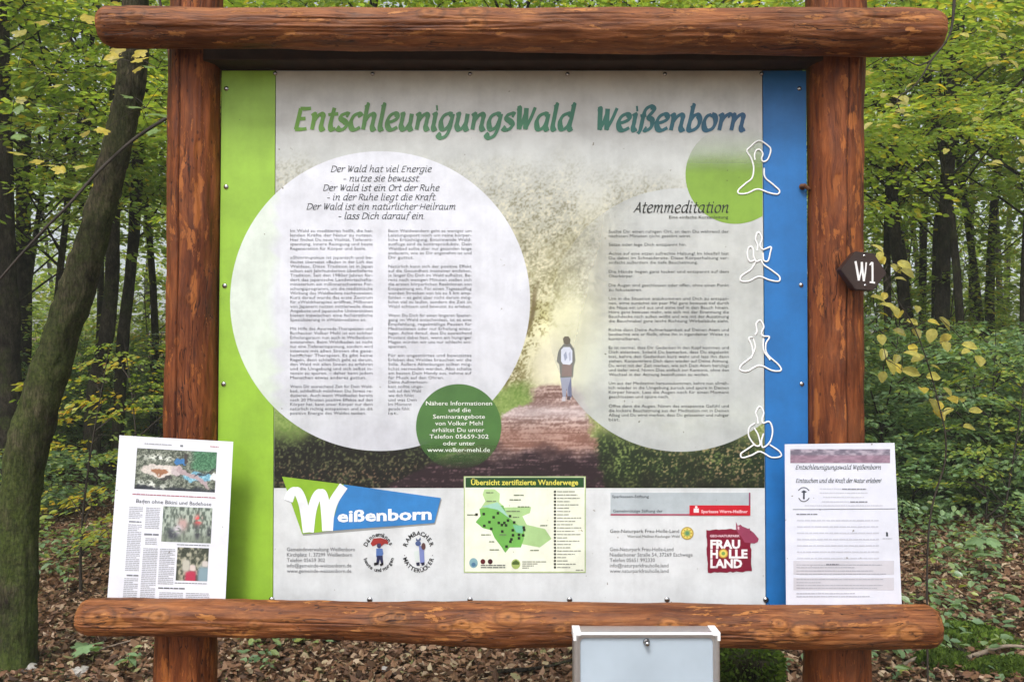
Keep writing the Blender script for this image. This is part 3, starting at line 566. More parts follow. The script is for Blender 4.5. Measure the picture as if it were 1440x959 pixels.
# ---- text with the built-in font
_tc = {}
def text_mesh(body, bold=0.0):
    k = (body, bold)
    if k in _tc: return _tc[k]
    cu = bpy.data.curves.new('t', 'FONT'); cu.body = body; cu.size = 1; cu.resolution_u = 2; cu.offset = bold
    o = bpy.data.objects.new('t', cu); COL.objects.link(o); dg = bpy.context.evaluated_depsgraph_get(); dg.update()
    me = bpy.data.meshes.new_from_object(o.evaluated_get(dg)); V = np.zeros(len(me.vertices) * 3, np.float32); me.vertices.foreach_get('co', V); V = V.reshape(-1, 3)
    Fc = [tuple(p.vertices) for p in me.polygons]; bpy.data.objects.remove(o); bpy.data.curves.remove(cu); bpy.data.meshes.remove(me)
    _tc[k] = (V, Fc); return _tc[k]
def text(mb, surf, body, x0, x1, ybase, size, layer, col, bold=0.0, shear=0.0, slope=0.0, keep=False, align='L'):
    V, Fc = text_mesh(body, bold)
    if not len(V): return
    a, b_ = V[:, 0].min(), V[:, 0].max()
    kx = size if keep else (x1 - x0) / (b_ - a)
    if keep and align == 'C': x0 = (x0 + x1) / 2 - (b_ - a) * kx / 2
    if keep and align == 'R': x0 = x1 - (b_ - a) * kx
    X = x0 + (V[:, 0] - a + V[:, 1] * shear) * kx; Y = ybase - V[:, 1] * size - slope * (X - x0)
    mb.add([surf(x, y, layer) for x, y in zip(X, Y)], [f for f in Fc], lin(col) if not callable(col) else lin(np.array([col(x) for x in X])))

col1 = [["Im Wald zu meditieren heißt, die hei-", "lenden Kräfte der Natur zu nutzen.", "Hier findest Du neue Vitalität, Tiefenent-", "spannung, innere Reinigung und beste", "Regeneration für Körper und Seele."],
 ["»Shinrin-yoku« ist japanisch und be-", "deutet übersetzt »Baden in der Luft des", "Waldes«. Diese Tradition ist in Japan", "schon seit Jahrhunderten überlieferte", "Tradition. Seit den 1980er Jahren för-", "dert das japanische Landwirtschafts-", "ministerium ein millionenschweres For-", "schungsprogramm, um die medizinische", "Wirkung des Waldbadens nachzuweisen.", "Kurz darauf wurde das erste Zentrum", "für »Waldtherapie« eröffnet. Millionen", "von Japanern nutzen mittlerweile diese", "Angebote und japanische Universitäten", "bieten inzwischen eine fachärztliche", "Spezialisierung in »Waldmedizin« an."],
 ["Mit Hilfe des Ayurveda-Therapeuten und", "Buchautor Volker Mehl ist ein solcher", "Erholungsraum nun auch in Weißenborn", "entstanden. Beim Waldbaden ist nicht", "nur eine Tiefenentspannung, sondern wird", "intensiv mit allen Sinnen die ganz-", "heitlicher Therapien. Es gibt keine", "Regeln, denn schließlich geht es darum,", "den Wald mit allen Sinnen zu erfahren", "und die Umgebung und sich selbst in-", "tensiv zu spüren. – daher kann jedem", "Menschen etwas anderes guttun."],
 ["Wenn Dir ausreichend Zeit für Dein Wald-", "bad, schließlich möchtest Du Stress re-", "duzieren. Auch wenn Waldbaden bereits", "nach 20 Minuten positive Effekte auf den", "Körper hat, kann unser Körper nur dann", "natürlich richtig entspannen und so die", "positive Energie des Waldes tanken."]]
col2 = [["Beim Waldwandern geht es weniger um", "Leistungssport noch um reine körper-", "liche Ertüchtigung. Entsinnende Wald-", "ausflüge sind da kontraproduktiv. Dein", "Waldbad sollte aber nur gesunden lange", "andauern, wie es Dir angenehm ist und", "Dir guttut."],
 ["Natürlich kann sich der positive Effekt", "auf die Gesundheit intensiver entfalten,", "je länger Du Dich im Wald aufhältst. Be-", "reits nach wenigen Minuten stellen sich", "die ersten körperlichen Reaktionen von", "Entspannung ein. Für einen Tagesausflug", "werden Strecken von bis zu 5 km emp-", "fohlen – es geht aber nicht darum mög-", "lichst viel zu laufen, sondern die Zeit im", "Wald achtsam und bewusst zu erleben."],
 ["Wenn Du Dich für einen längeren Spazier-", "gang im Wald entscheidest, ist es eine", "Empfehlung, regelmäßige Pausen für", "Meditationen oder nur Erholung einzu-", "legen. Achte darauf, dass Du ausreichend", "Proviant dabei hast, wenn ein hungriger", "Magen würden wir uns nur schlecht ent-", "spannen."],
 ["Für ein ungestörtes und bewusstes", "Erleben des Waldes brauchen wir die", "Stille. Äußere Ablenkungen sollten mög-", "lichst vermieden werden. Also schalte", "am besten Dein Handy aus, nehme auf", "für Musik auf den Ohren."], ["Deine Aufmerksam-", "keit sollte unge-", "teilt auf den Wald", "wie dich fühlst", "und was Dein", "Im Moment", "gerade fühlt", "ist."]]
mb = MB(); y = 326.6
for p in col1:
    for i, l in enumerate(p):
        kx = 0.92 if i == len(p) - 1 else 1; text(mb, psurf, l, 408, 408 + 116 * kx, y, 6.0, 4, (104, 108, 116), 0.0); y += 6.25
    y += 6.25
mb.build('body_text', M_PRINT, pc)['label'] = 'first column of small print'
mb = MB(); y = 326.6; wn = [56, 49, 46, 36, 40, 33, 30, 14]
for k_, p in enumerate(col2):
    for i, l in enumerate(p):
        wd = 117 if i < len(p) - 1 else 117 * min(1, len(l) / 36)
        if k_ == 4: wd = wn[i]
        text(mb, psurf, l, 546, 546 + wd, y, 6.0, 4, (106, 110, 116), 0.0); y += 6.25
    if k_ != 3: y += 6.25
mb.build('body_text', M_PRINT, pc)['label'] = 'second column of small print'
col3 = [(156, ["Suche Dir einen ruhigen Ort, an dem Du während der", "nächsten Minuten nicht gestört wirst."]), (200, ["Setze oder lege Dich entspannt hin."]), (230, ["Achte auf eine sitzen aufrechte Haltung! Im Idealfall bist", "Du dabei im Schneidersitz. Diese Körperhaltung ver-", "einfacht außerdem die tiefe Bauchatmung."]),
 (291, ["Die Hände liegen ganz locker und entspannt auf dem", "Oberkörper."]), (337, ["Die Augen sind geschlossen oder offen, ohne einen Punkt", "zu fokussieren."]),
 (382, ["Um in die Situation anzukommen und Dich zu entspan-", "nen, atme zunächst ein paar Mal ganz bewusst tief durch", "die Nase ein und aus und atme tief in den Bauch hinein.", "Höre ganz bewusst mehr, wie sich mit der Einatmung die", "Bauchdecke nach außen wölbt und wie mit der Ausatmung", "die Bauchnabel ganz leicht Richtung Wirbelsäule zieht."]),
 (487, ["Richte dann Deine Aufmerksamkeit auf Deinen Atem und", "beobachte wie er fließt, ohne ihn in irgendeiner Weise zu", "kontrollieren."]),
 (547, ["Es ist normal, dass Dir Gedanken in den Kopf kommen und", "Dich ablenken. Sobald Du bemerkst, dass Du abgelenkt", "bist, kehre den Gedanken kurz wahr und lass ihn dann", "ziehen. Konzentriere Dich dann wieder auf Deine Atmung.", "Du wirst mit der Zeit merken, wie sich Dein Atem beruhigt", "und tiefer wird. Nimm Dies einfach zur Kenntnis, ohne den", "Wechsel in der Atmung beeinflussen zu wollen."]),
 (667, ["Um aus der Meditation herauszukommen, kehre nun allmäh-", "lich wieder in die Umgebung zurück und spüre in Deinen", "Körper hinein. Lass die Augen noch für einen Moment", "geschlossen und spüre nach."]),
 (744, ["Öffne dann die Augen. Nimm das entspannte Gefühl und", "die lockere Bauchatmung aus der Meditation mit in Deinen", "Alltag und Du wirst merken, dass Du gelassener und ruhiger", "bist."])]
mb = MB()
for zy, ls in col3:
    for i, l in enumerate(ls):
        wd = 169 if (i < len(ls) - 1 or len(l) > 50) else 169 * len(l) / 54
        text(mb, psurf, l, 856, 856 + wd, 262.5 + zy / 2.397 + i * 6.3, 6.0, 4, (86, 90, 88), 0.0)
text(mb, psurf, "Eine einfache Kurzanleitung", 941, 1024, 307.5, 6.0, 5, (58, 62, 50), 0.0)
mb.build('body_text', M_PRINT, pc)['label'] = 'breathing instructions in the right circle'
mb = MB()
for i, (l, x0, x1) in enumerate([("Nähere Informationen", 599, 692), ("und die", 631, 662), ("Seminarangebote", 609, 682), ("von Volker Mehl", 612, 679), ("erhältst Du unter", 608, 681), ("Telefon 05659-302", 604, 687), ("oder unter", 623, 668), ("www.volker-mehl.de", 601, 689)]):
    text(mb, psurf, l, x0, x1, 569.8 + i * 9.35, 8.4, 5, (246, 249, 244), 0.0)
mb.build('contact_text', M_PRINT, pc)

# walker printed on the panel
mb = MB(); sh = [
 ([(786, 528), (803, 528), (804, 545), (803, 562), (799, 562), (797, 545), (795, 562), (791, 562), (789, 545)], (154, 159, 178), 0),
 ([(799, 545), (804, 530), (805, 558), (800, 561)], (112, 118, 146), .3),
 ([(786, 490), (793, 483), (803, 483), (809, 491), (811, 507), (808, 514), (807, 530), (787, 531), (785, 512), (781, 508), (783, 496)], (118, 120, 116), .6),
 ([(790, 512), (805, 512), (805, 529), (789, 529)], (134, 118, 114), .8),
 ([(788, 492), (792, 488), (802, 488), (806, 493), (806, 509), (802, 513), (791, 512), (788, 508)], (214, 220, 236), .9),
 ([(792, 499), (796, 494), (798, 503), (794, 508)], (158, 166, 190), 1.1), ([(800, 497), (803, 494), (804, 506), (801, 508)], (178, 184, 206), 1.1),
 ([(792, 482), (791, 476), (794, 473), (800, 473), (803, 477), (802, 483), (797, 485)], (104, 98, 86), 1), ([(790, 558), (795, 558), (795, 564), (789, 564)], (196, 192, 200), 1), ([(798, 557), (803, 557), (802, 562), (797, 562)], (96, 84, 88), 1)]
for pts, c, l in sh: flat_poly(mb, psurf, [(796.5 + (p[0] - 796.5) * .88, p[1]) for p in pts], 3 + l, c)
mb.build('walker_picture', M_PRINT, pc)

# raised white outlines of sitting figures
def fig(paths, fx, fy, lab):
    mb = MB()
    for pth in paths:
        P = catmull([(fx(a_), fy(b_)) for a_, b_ in pth], 8); W = np.array([at(p[0], p[1], -0.0022) for p in P]); V, Fc = tube_vf(W, 0.0025, 6); V[:, 1] = -0.0021 + (V[:, 1] + 0.0022) * .3; mb.add(V, Fc)
    o = mb.build('meditation_figure', M_WHITE, pc, smooth=True); o['label'] = lab
fig([[(1062, 438), (1066, 478), (1100, 508), (1127, 534), (1118, 549), (1082, 543), (1035, 528), (992, 545), (958, 547), (954, 532), (985, 504), (1012, 480), (1018, 435), (1006, 395), (990, 368), (1004, 350), (1040, 324), (1080, 346), (1090, 366), (1078, 402), (1060, 412), (1052, 400), (1057, 378), (1044, 362), (1030, 364), (1022, 384), (1024, 405)]],
    lambda a_: 720 + a_ / 2.996, lambda b_: 90 + b_ / 2.996, 'white outline figure with arms joined overhead')
f2 = lambda a_: 1020 + a_ / 2; g2 = lambda b_: 180 + b_ / 2
fig([[(90, 345), (91, 330), (85, 312), (93, 293), (103, 310), (98, 330), (106, 342), (128, 335), (126, 352), (120, 374), (108, 372), (106, 350)], [(84, 372), (68, 375), (62, 352), (68, 335), (78, 340), (80, 362), (88, 376), (100, 372), (108, 385), (130, 400), (152, 418), (150, 431), (125, 428), (95, 418), (66, 431), (44, 430), (46, 416), (72, 398), (86, 376)]], f2, g2, 'white outline figure with hands held at the shoulders')
fig([[(76, 588), (66, 592), (74, 612), (76, 640), (46, 666), (42, 680), (62, 684), (96, 668), (132, 682), (156, 682), (150, 666), (118, 636), (114, 608), (124, 588), (106, 585), (102, 576), (108, 558), (98, 541), (87, 551), (89, 572), (84, 582)], [(78, 590), (84, 618), (72, 648)], [(108, 590), (108, 625), (126, 652)]], f2, g2, 'white outline figure with arms resting down')
fig([[(92, 830), (90, 815), (86, 800), (97, 783), (108, 800), (104, 818), (106, 830), (124, 826), (133, 850), (126, 882), (106, 898), (102, 880), (108, 858)], [(84, 830), (68, 842), (66, 866), (84, 892), (98, 890), (92, 862), (80, 842)], [(84, 888), (60, 904), (44, 916), (48, 927), (74, 920), (98, 910), (130, 926), (156, 923), (152, 909), (124, 890)]], f2, g2, 'white outline figure with hands folded before the chest')

# lower strip: town logo
mb = MB(); lx = lambda a_: 390 + a_ / 6; ly = lambda b_: 670 + b_ / 6
Pz = lambda L_: [(lx(a_), ly(b_)) for a_, b_ in L_]
flat_poly(mb, psurf, [(x + 1.2, y + 1.6) for x, y in Pz([(48, 6), (600, 74), (1380, 182), (1325, 392), (210, 487)])], 2, (150, 152, 150))
flat_poly(mb, psurf, Pz([(40, 0), (600, 70), (480, 455), (210, 485)]), 3, (140, 184, 48))
flat_poly(mb, psurf, Pz([(560, 66), (1380, 180), (1325, 390), (465, 455), (468, 380)]), 4, (52, 128, 196))
for pth, w_ in (([(92, 205), (120, 135), (165, 118), (205, 190), (232, 300), (255, 470)], 6.0), ([(268, 468), (288, 300), (325, 180), (365, 132), (392, 180), (408, 300), (418, 458)], 6.0), ([(428, 456), (440, 320), (480, 200), (560, 78)], 6.2)):
    ribbon(mb, psurf, catmull(Pz(pth), 8), lambda t, w_=w_: w_ * (0.75 + .35 * abs(t[1])), 5 + w_ * .05, (238, 242, 248))
text(mb, psurf, 'eißenborn', 474.5, 607, 733.5, 22.5, 6, (244, 247, 252), 0.03, slope=0.028)
mb.build('town_logo', M_PRINT, pc)
mb = MB()
for i, (l, x1) in enumerate([("Gemeindeverwaltung Weißenborn", 499), ("Kirchplatz 1, 37299 Weißenborn", 495), ("Telefon 05659 302", 457), ("info@gemeinde-weissenborn.de", 494), ("www.gemeinde-weissenborn.de", 494)]):
    text(mb, psurf, l, 403.5, x1, 774.5 + i * 7.6, 7.4, 3, (112, 114, 120), 0.0)
mb.build('address_text', M_PRINT, pc); mb = MB()
for i, (l, x1) in enumerate([("Geo-Naturpark Frau-Holle-Land", 947), ("Niederhoner Straße 54, 37269 Eschwege", 974), ("Telefon 05651 992330", 921), ("info@naturparkfrauholle.land", 940), ("www.naturparkfrauholle.land", 940)]):
    text(mb, psurf, l, 857.5, x1, 774.5 + i * 7.6, 7.4, 3, (112, 114, 118), 0.0)
mb.build('address_text', M_PRINT, pc)
def arc_text(mb, s, cx, cy, rx, ry, a0, a1, size, layer, col, flip=False):
    n = len(s)
    for i, ch in enumerate(s):
        if ch == ' ': continue
        V, Fc = text_mesh(ch, 0.02); V = V.copy(); c0 = (V[:, 0].min() + V[:, 0].max()) / 2
        t = R(a0 + (a1 - a0) * (i + .5) / n); cxx = cx + rx * math.cos(t); cyy = cy - ry * math.sin(t)
        rot = t - math.pi / 2 if not flip else t + math.pi / 2
        X = (V[:, 0] - c0) * size; Y = V[:, 1] * size - size * .35
        mb.add([psurf(cxx + x * math.cos(rot) - y_ * math.sin(rot), cyy - (x * math.sin(rot) + y_ * math.cos(rot)), layer) for x, y_ in zip(X, Y)], Fc, lin(col))
mb = MB(); arc_text(mb, 'Dännemänns', 532.5, 776, 20, 25, 160, 22, 8.5, 3, (40, 42, 46)); arc_text(mb, 'heute und morgen', 532.5, 776, 20, 25, 200, 342, 7.5, 3, (40, 42, 46), True)
ov = lambda cx, cy, rx, ry, n=20: [(cx + rx * math.cos(t), cy + ry * math.sin(t)) for t in np.linspace(0, 2 * math.pi, n, endpoint=False)]
for pts, c, l in [([(521, 764), (525, 757), (535, 756), (545, 759), (546, 765), (541, 764), (536, 768), (530, 765), (524, 768)], (160, 52, 50), 3), (ov(533, 767, 3, 3.5), (60, 60, 96), 3.5), ([(529, 771), (538, 771), (539, 778), (537, 783), (529, 783)], (84, 116, 176), 3.7),
     ([(530, 781), (538, 781), (539, 792), (537, 795), (534, 786), (532, 794), (529, 792)], (38, 42, 78), 3.9), ([(526, 791), (532, 790), (531, 794), (526, 795)], (22, 22, 26), 4), ([(534, 793), (539, 790), (539, 794), (535, 796)], (22, 22, 26), 4)]: flat_poly(mb, psurf, pts, l, c)
mb.build('umbrella_emblem', M_PRINT, pc)
mb = MB(); arc_text(mb, 'RAMBACHER', 588.5, 775.5, 20, 26, 165, 15, 8.5, 3, (36, 38, 42)); arc_text(mb, '·MATTERÜCKER·', 588.5, 775.5, 20, 26, 185, 355, 8, 3, (36, 38, 42), True)
for pts, c, l in [([(585, 756), (588, 759), (591, 755), (592, 758), (589, 762), (585, 760)], (90, 100, 130), 3), (ov(588, 764, 4, 3.5), (74, 92, 140), 3.2), (ov(595.5, 768, 3, 5), (92, 62, 62), 3.4), ([(589, 767), (596, 768), (597, 790), (591, 792), (590, 780)], (120, 132, 186), 3.3),
     ([(582, 775), (589, 774), (589, 789), (584, 789)], (206, 216, 214), 3.1), ([(585, 791), (590, 790), (590, 795), (586, 795)], (40, 42, 66), 3.5), ([(592, 791), (597, 790), (597, 794), (593, 795)], (40, 42, 66), 3.5)]: flat_poly(mb, psurf, pts, l, c)
mb.build('wanderer_emblem', M_PRINT, pc)

# map
mb = MB(); mx = lambda a_: 650 + a_ / 6.61; my = lambda b_: 665 + b_ / 6.61; Mz = lambda L_: [(mx(a_), my(b_)) for a_, b_ in L_]
flat_poly(mb, psurf, Mz([(15, 30), (1148, 30), (1148, 925), (15, 925)]), 3, (176, 196, 138)); flat_poly(mb, psurf, Mz([(25, 40), (1138, 40), (1138, 915), (25, 915)]), 3.5, (236, 240, 222))
flat_poly(mb, psurf, Mz([(30, 42), (1132, 42), (1132, 135), (30, 135)]), 4, (32, 74, 38))
text(mb, psurf, 'Übersicht zertifizierte Wanderwege', mx(82), mx(1078), my(110), 10.6, 5, (226, 218, 96), 0.02)
LG = (178, 210, 148); flat_poly(mb, psurf, Mz([(205, 150), (300, 150), (350, 190), (345, 270), (390, 310), (360, 340), (280, 330), (170, 330), (215, 260), (190, 200)]), 4, LG)
flat_poly(mb, psurf, Mz([(350, 320), (640, 315), (630, 370), (560, 400), (600, 480), (770, 520), (830, 610), (720, 690), (560, 660), (500, 560), (420, 440)]), 4, (170, 206, 142))
flat_poly(mb, psurf, Mz([(160, 330), (380, 300), (420, 400), (500, 470), (580, 520), (570, 620), (545, 690), (440, 690), (400, 740), (360, 680), (300, 600), (270, 530), (190, 510), (125, 455), (170, 400)]), 4.4, (112, 178, 84))
flat_poly(mb, psurf, Mz([(180, 310), (330, 270), (400, 360), (440, 420), (330, 340)]), 4.8, (158, 204, 186)); flat_poly(mb, psurf, Mz([(470, 480), (570, 490), (560, 560), (500, 550)]), 4.9, (120, 190, 150))
for a_, b_ in [(200, 380), (332, 372), (292, 410), (253, 455), (205, 490), (270, 518), (340, 462), (392, 462), (368, 482), (408, 485), (425, 440), (445, 400), (483, 458), (372, 542), (470, 530), (472, 577), (527, 573), (567, 577), (572, 505), (576, 528), (528, 605), (457, 615), (448, 637), (412, 682), (133, 385)]:
    flat_poly(mb, psurf, [(mx(a_ - 12), my(b_ - 12)), (mx(a_ + 12), my(b_ - 12)), (mx(a_ + 12), my(b_ + 12)), (mx(a_ - 12), my(b_ + 12))], 5.5, (36, 44, 30))
def greek(mb, surf, x0, x1, y, h, layer, col, r_):
    """an unreadable printed line: word-length dashes"""
    x = x0
    while x < x1 - .5:
        wl = min(r_.uniform(1.5, 6) * h, x1 - x); flat_poly(mb, surf, [(x, y - h), (x + wl, y - h), (x + wl, y), (x, y)], layer, col); x += wl + h * .5
rr_ = random.Random(5)
for i in range(24):
    yy = my(172 + i * 30.6); flat_poly(mb, psurf, [(mx(852), yy - 1.4), (mx(872), yy - 1.4), (mx(872), yy + 1.4), (mx(852), yy + 1.4)], 5, (46, 48, 44)); greek(mb, psurf, mx(882), mx(rr_.uniform(960, 1110)), yy + .8, 1.5, 5, (150, 154, 144), rr_)
for a_, b_, c_ in [(480, 205, 575), (440, 248, 545), (515, 313, 625), (45, 388, 120), (175, 573, 265), (250, 637, 305), (255, 712, 340), (632, 717, 715), (725, 487, 790), (410, 355, 540), (470, 410, 530), (345, 573, 410), (220, 182, 290), (225, 262, 315)]:
    greek(mb, psurf, mx(a_), mx(c_), my(b_) + .7, 1.4, 6, (112, 126, 100), rr_)
flat_poly(mb, psurf, ov(mx(105), my(835), 6, 7), 5, (132, 172, 182)); flat_poly(mb, psurf, ov(mx(105), my(850), 3, 3), 5.5, (76, 118, 150)); flat_poly(mb, psurf, ov(mx(192), my(822), 3.4, 3.6), 5, (96, 34, 40)); flat_poly(mb, psurf, ov(mx(260), my(822), 3.4, 3.6), 5, (70, 30, 36)); flat_poly(mb, psurf, ov(mx(498), my(845), 6.3, 7), 5, (166, 186, 106)); flat_poly(mb, psurf, Mz([(465, 830), (500, 805), (530, 830), (530, 850), (465, 850)]), 5.5, (76, 100, 46))
for k_ in range(2): greek(mb, psurf, mx(172), mx(400), my(862 + k_ * 20), 1.6, 5, (104, 108, 104), rr_)
for k_ in range(4): greek(mb, psurf, mx(558), mx([780, 700, 665, 620][k_]), my(828 + k_ * 19), 1.3, 5, (134, 138, 126), rr_)
greek(mb, psurf, mx(1055), mx(1125), my(905), 1.3, 5, (134, 138, 126), rr_)
mb.build('hiking_map', M_PRINT, pc)
# foundation bar
mb = MB(); bx_ = lambda a_: 850 + a_ / 6.4; by_ = lambda b_: 685 + b_ / 6.4; Bz = lambda a0, b0, a1, b1: [(bx_(a0), by_(b0)), (bx_(a1), by_(b0)), (bx_(a1), by_(b1)), (bx_(a0), by_(b1))]
flat_poly(mb, psurf, Bz(55, 48, 1300, 240), 3, (178, 188, 194)); flat_poly(mb, psurf, Bz(55, 240, 765, 252), 3.5, (168, 60, 92)); flat_poly(mb, psurf, Bz(1300, 48, 1314, 165), 3.5, (142, 64, 96)); flat_poly(mb, psurf, Bz(765, 162, 1314, 254), 4, (200, 20, 42))
text(mb, psurf, 'Sparkassen-Stiftung', bx_(68), bx_(400), by_(95), 5.6, 4, (74, 80, 88), .01); text(mb, psurf, 'Gemeinnützige Stiftung der', bx_(78), bx_(525), by_(225), 5.6, 4, (74, 80, 88), .01)
text(mb, psurf, 'Sparkasse Werra-Meißner', bx_(870), bx_(1290), by_(230), 5.8, 5, (246, 200, 206), .03)
flat_poly(mb, psurf, Bz(803, 190, 850, 228), 5, (246, 226, 228)); flat_poly(mb, psurf, ov(bx_(826), by_(178), 1.8, 1.8), 5.2, (246, 226, 228))
mb.build('foundation_logo', M_PRINT, pc)
mb = MB(); text(mb, psurf, 'Geo-Naturpark Frau-Holle-Land', bx_(50), bx_(672), by_(408), 6.8, 3, (72, 74, 74), .0); text(mb, psurf, 'Werratal.Meißner.Kaufunger Wald', bx_(205), bx_(675), by_(452), 5.2, 3, (96, 98, 96))
cx_, cy_ = bx_(745), by_(413)
for r_, c, l in ((9, (176, 150, 66), 3), (7.4, (222, 206, 106), 3.4), (4.6, (150, 170, 90), 3.8), (2.6, (92, 140, 104), 4.2)): flat_poly(mb, psurf, ov(cx_, cy_, r_, r_, 28), l, c)
for k_ in range(8): flat_poly(mb, psurf, ov(cx_ + 5.8 * math.cos(k_ * .785), cy_ + 5.8 * math.sin(k_ * .785), 1, 1, 8), 4.0, (186, 128, 56))
mb.build('nature_park_logo', M_PRINT, pc)
mb = MB(); ed = []; rr_ = random.Random(9)
for a0, b0, a1, b1 in ((918, 385, 1310, 372), (1310, 372, 1328, 755), (1328, 755, 930, 768), (930, 768, 918, 385)):
    for k_ in range(14): t = k_ / 14; ed.append((bx_(a0 + (a1 - a0) * t + rr_.uniform(-5, 5)), by_(b0 + (b1 - b0) * t + rr_.uniform(-6, 6))))
flat_poly(mb, psurf, ed, 3, (126, 14, 48))
flat_poly(mb, psurf, [(bx_(a_), by_(b_)) for a_, b_ in [(1183, 310), (1200, 345), (1225, 335), (1240, 350), (1300, 375), (1345, 410), (1388, 462), (1380, 490), (1350, 505), (1300, 500), (1262, 495), (1235, 450), (1205, 415), (1185, 375)]], 4, (152, 62, 92))
flat_poly(mb, psurf, [(bx_(a_), by_(b_)) for a_, b_ in [(1200, 345), (1215, 360), (1212, 385), (1198, 372)]], 4.4, (216, 180, 190))
WH = (242, 238, 240); text(mb, psurf, 'GEO-NATURPARK', bx_(950), bx_(1218), by_(447), 4.6, 5, (236, 206, 214), .03); text(mb, psurf, 'FRAU', bx_(953), bx_(1222), by_(548), 16.5, 5, WH, .045)
text(mb, psurf, 'H', bx_(953), bx_(1022), by_(635), 16.5, 5, WH, .045); text(mb, psurf, 'LLE', bx_(1120), bx_(1288), by_(635), 16.5, 5, WH, .045); text(mb, psurf, 'LAND', bx_(953), bx_(1240), by_(722), 16.5, 5, WH, .045)
cx_, cy_ = bx_(1070), by_(595)
for r_, c, l in ((6.6, (200, 150, 60), 5), (5, (222, 206, 106), 5.4), (2.6, (120, 160, 84), 5.8)): flat_poly(mb, psurf, ov(cx_, cy_, r_, r_, 24), l, c)
mb.build('holle_land_logo', M_PRINT, pc)

# bolts
bm = bmesh.new(); bmesh.ops.create_uvsphere(bm, u_segments=16, v_segments=10, radius=1.0)
for v in list(bm.verts):
    if v.co.z < -0.01: bm.verts.remove(v)
for v in bm.verts: v.co = Vector((v.co.x, -v.co.z * 0.62, v.co.y))
me_b = bpy.data.meshes.new('bolt'); bm.to_mesh(me_b); bm.free(); me_b.materials.append(M_STEEL)
for p in me_b.polygons: p.use_smooth = True
def bolt(px, py, r_, par, mesh=me_b, Y=0.0, name='bolt', label=None):
    o = bpy.data.objects.new(name, mesh); COL.objects.link(o); o.parent = par; o.location = Vector(at(px, py, Y)) - rootloc(par); o.scale = (r_,) * 3
    if label: o['label'] = label
    return o
for x in (520, 661, 801, 938): bolt(x, 843, .0082, pc)
bolt(382, 843, .0085, pg, Y=-.0005); bolt(1077, 843, .0085, pb, Y=-.0005)
for x in (524, 661, 798, 935): bolt(x, 104.5, .0062, pc)
bolt(387, 103.5, .0062, pg, Y=-.0005); bolt(1071, 104, .0062, pb, Y=-.0005)
for x, y in ((318.5, 125), (318, 263), (316, 402), (314.5, 540)): bolt(x, y, .0072, pg)
for x, y in ((1124, 125), (1126.5, 401), (1127.5, 540)): bolt(x, y, .0068, pb)
me_r = me_b.copy(); me_r.materials.clear(); me_r.materials.append(M_RUST); bolt(1128, 263, .009, pb, me_r, label='rusty bolt half over the post edge')
V, Fc = tube_vf([at(1126, 262, -.006), at(1131, 261, -.016), at(1136, 265, -.012), at(1139, 268, .0)], [.005, .006, .006, .004], 8); mk('rusty_clip', V, Fc, M_RUST, pb)

# ------------------------------------------------------------------ sheets of paper
def sheet(corners, Y, bend, label, name='paper_sheet', col=(230, 233, 243)):
    (ax_, ay_), (bx2, by2), (cx2, cy2), (dx2, dy2) = corners  # tl tr br bl
    root = empty(name, at((dx2 + cx2) / 2, (dy2 + cy2) / 2, Y), label, 'printed sheet')
    def uv(u, v):
        x = (ax_ * (1 - u) + bx2 * u) * (1 - v) + (dx2 * (1 - u) + cx2 * u) * v; y = (ay_ * (1 - u) + by2 * u) * (1 - v) + (dy2 * (1 - u) + cy2 * u) * v; return x, y
    def s(u, v, layer=0): x, y = uv(u, v); return at(x, y, Y + bend(u, v) - 0.0004 * layer)
    gx, gy, Fc = grid(np.linspace(0, 1, 25), np.linspace(0, 1, 31))
    Vf = np.array([s(a_, b_) for a_, b_ in zip(gx, gy)]); Vb = Vf + np.array([0, .0003, 0]); n = len(Vf)
    allF = [list(f[::-1]) for f in Fc] + [[i + n for i in f] for f in Fc]
    W, H = 25, 31; bl = [i for i in range(W)] + [k * W + W - 1 for k in range(1, H)] + [(H - 1) * W + i for i in range(W - 2, -1, -1)] + [k * W for k in range(H - 2, 0, -1)]
    for i in range(len(bl)): a_, b_ = bl[i], bl[(i + 1) % len(bl)]; allF.append([a_, b_, b_ + n, a_ + n])
    mk('sheet', np.vstack([Vf, Vb]), allF, M_PAPER, root, cols=lin(col), smooth=False)
    return root, s, uv
# left sheet: newspaper page.  zoom 3.994: px = 160+z/3.994, py = 610+z/3.994 ; sheet coordinates u,v from the sheet's own corners
LC = [(168, 612), (328, 621), (316, 862), (149.5, 858)]
pl, sl_, uvl = sheet(LC, -0.088, lambda u, v: -0.003 * math.sin(math.pi * u * .8) * (1 - v) + 0.0012 * math.sin(v * 7 + u * 2), 'newspaper page copy with three photos standing on the left of the lower beam')
LH = 959 / 3.994
def inv(corn, px, py):
    u, v = .5, .5
    (ax_, ay_), (bx2, by2), (cx2, cy2), (dx2, dy2) = corn
    for _ in range(6):
        x = (ax_ * (1 - u) + bx2 * u) * (1 - v) + (dx2 * (1 - u) + cx2 * u) * v; y = (ay_ * (1 - u) + by2 * u) * (1 - v) + (dy2 * (1 - u) + cy2 * u) * v
        dxu = (bx2 - ax_) * (1 - v) + (cx2 - dx2) * v; dyu = (by2 - ay_) * (1 - v) + (cy2 - dy2) * v; dxv = (dx2 - ax_) * (1 - u) + (cx2 - bx2) * u; dyv = (dy2 - ay_) * (1 - u) + (cy2 - by2) * u
        det = dxu * dyv - dyu * dxv; ex, ey = px - x, py - y; u += (ex * dyv - ey * dxv) / det; v += (dxu * ey - dyu * ex) / det
    return u, v
def lsurf(U, V_, layer): return sl_(U / 160.0, V_ / 240.0, layer)      # page units: 160 x 240
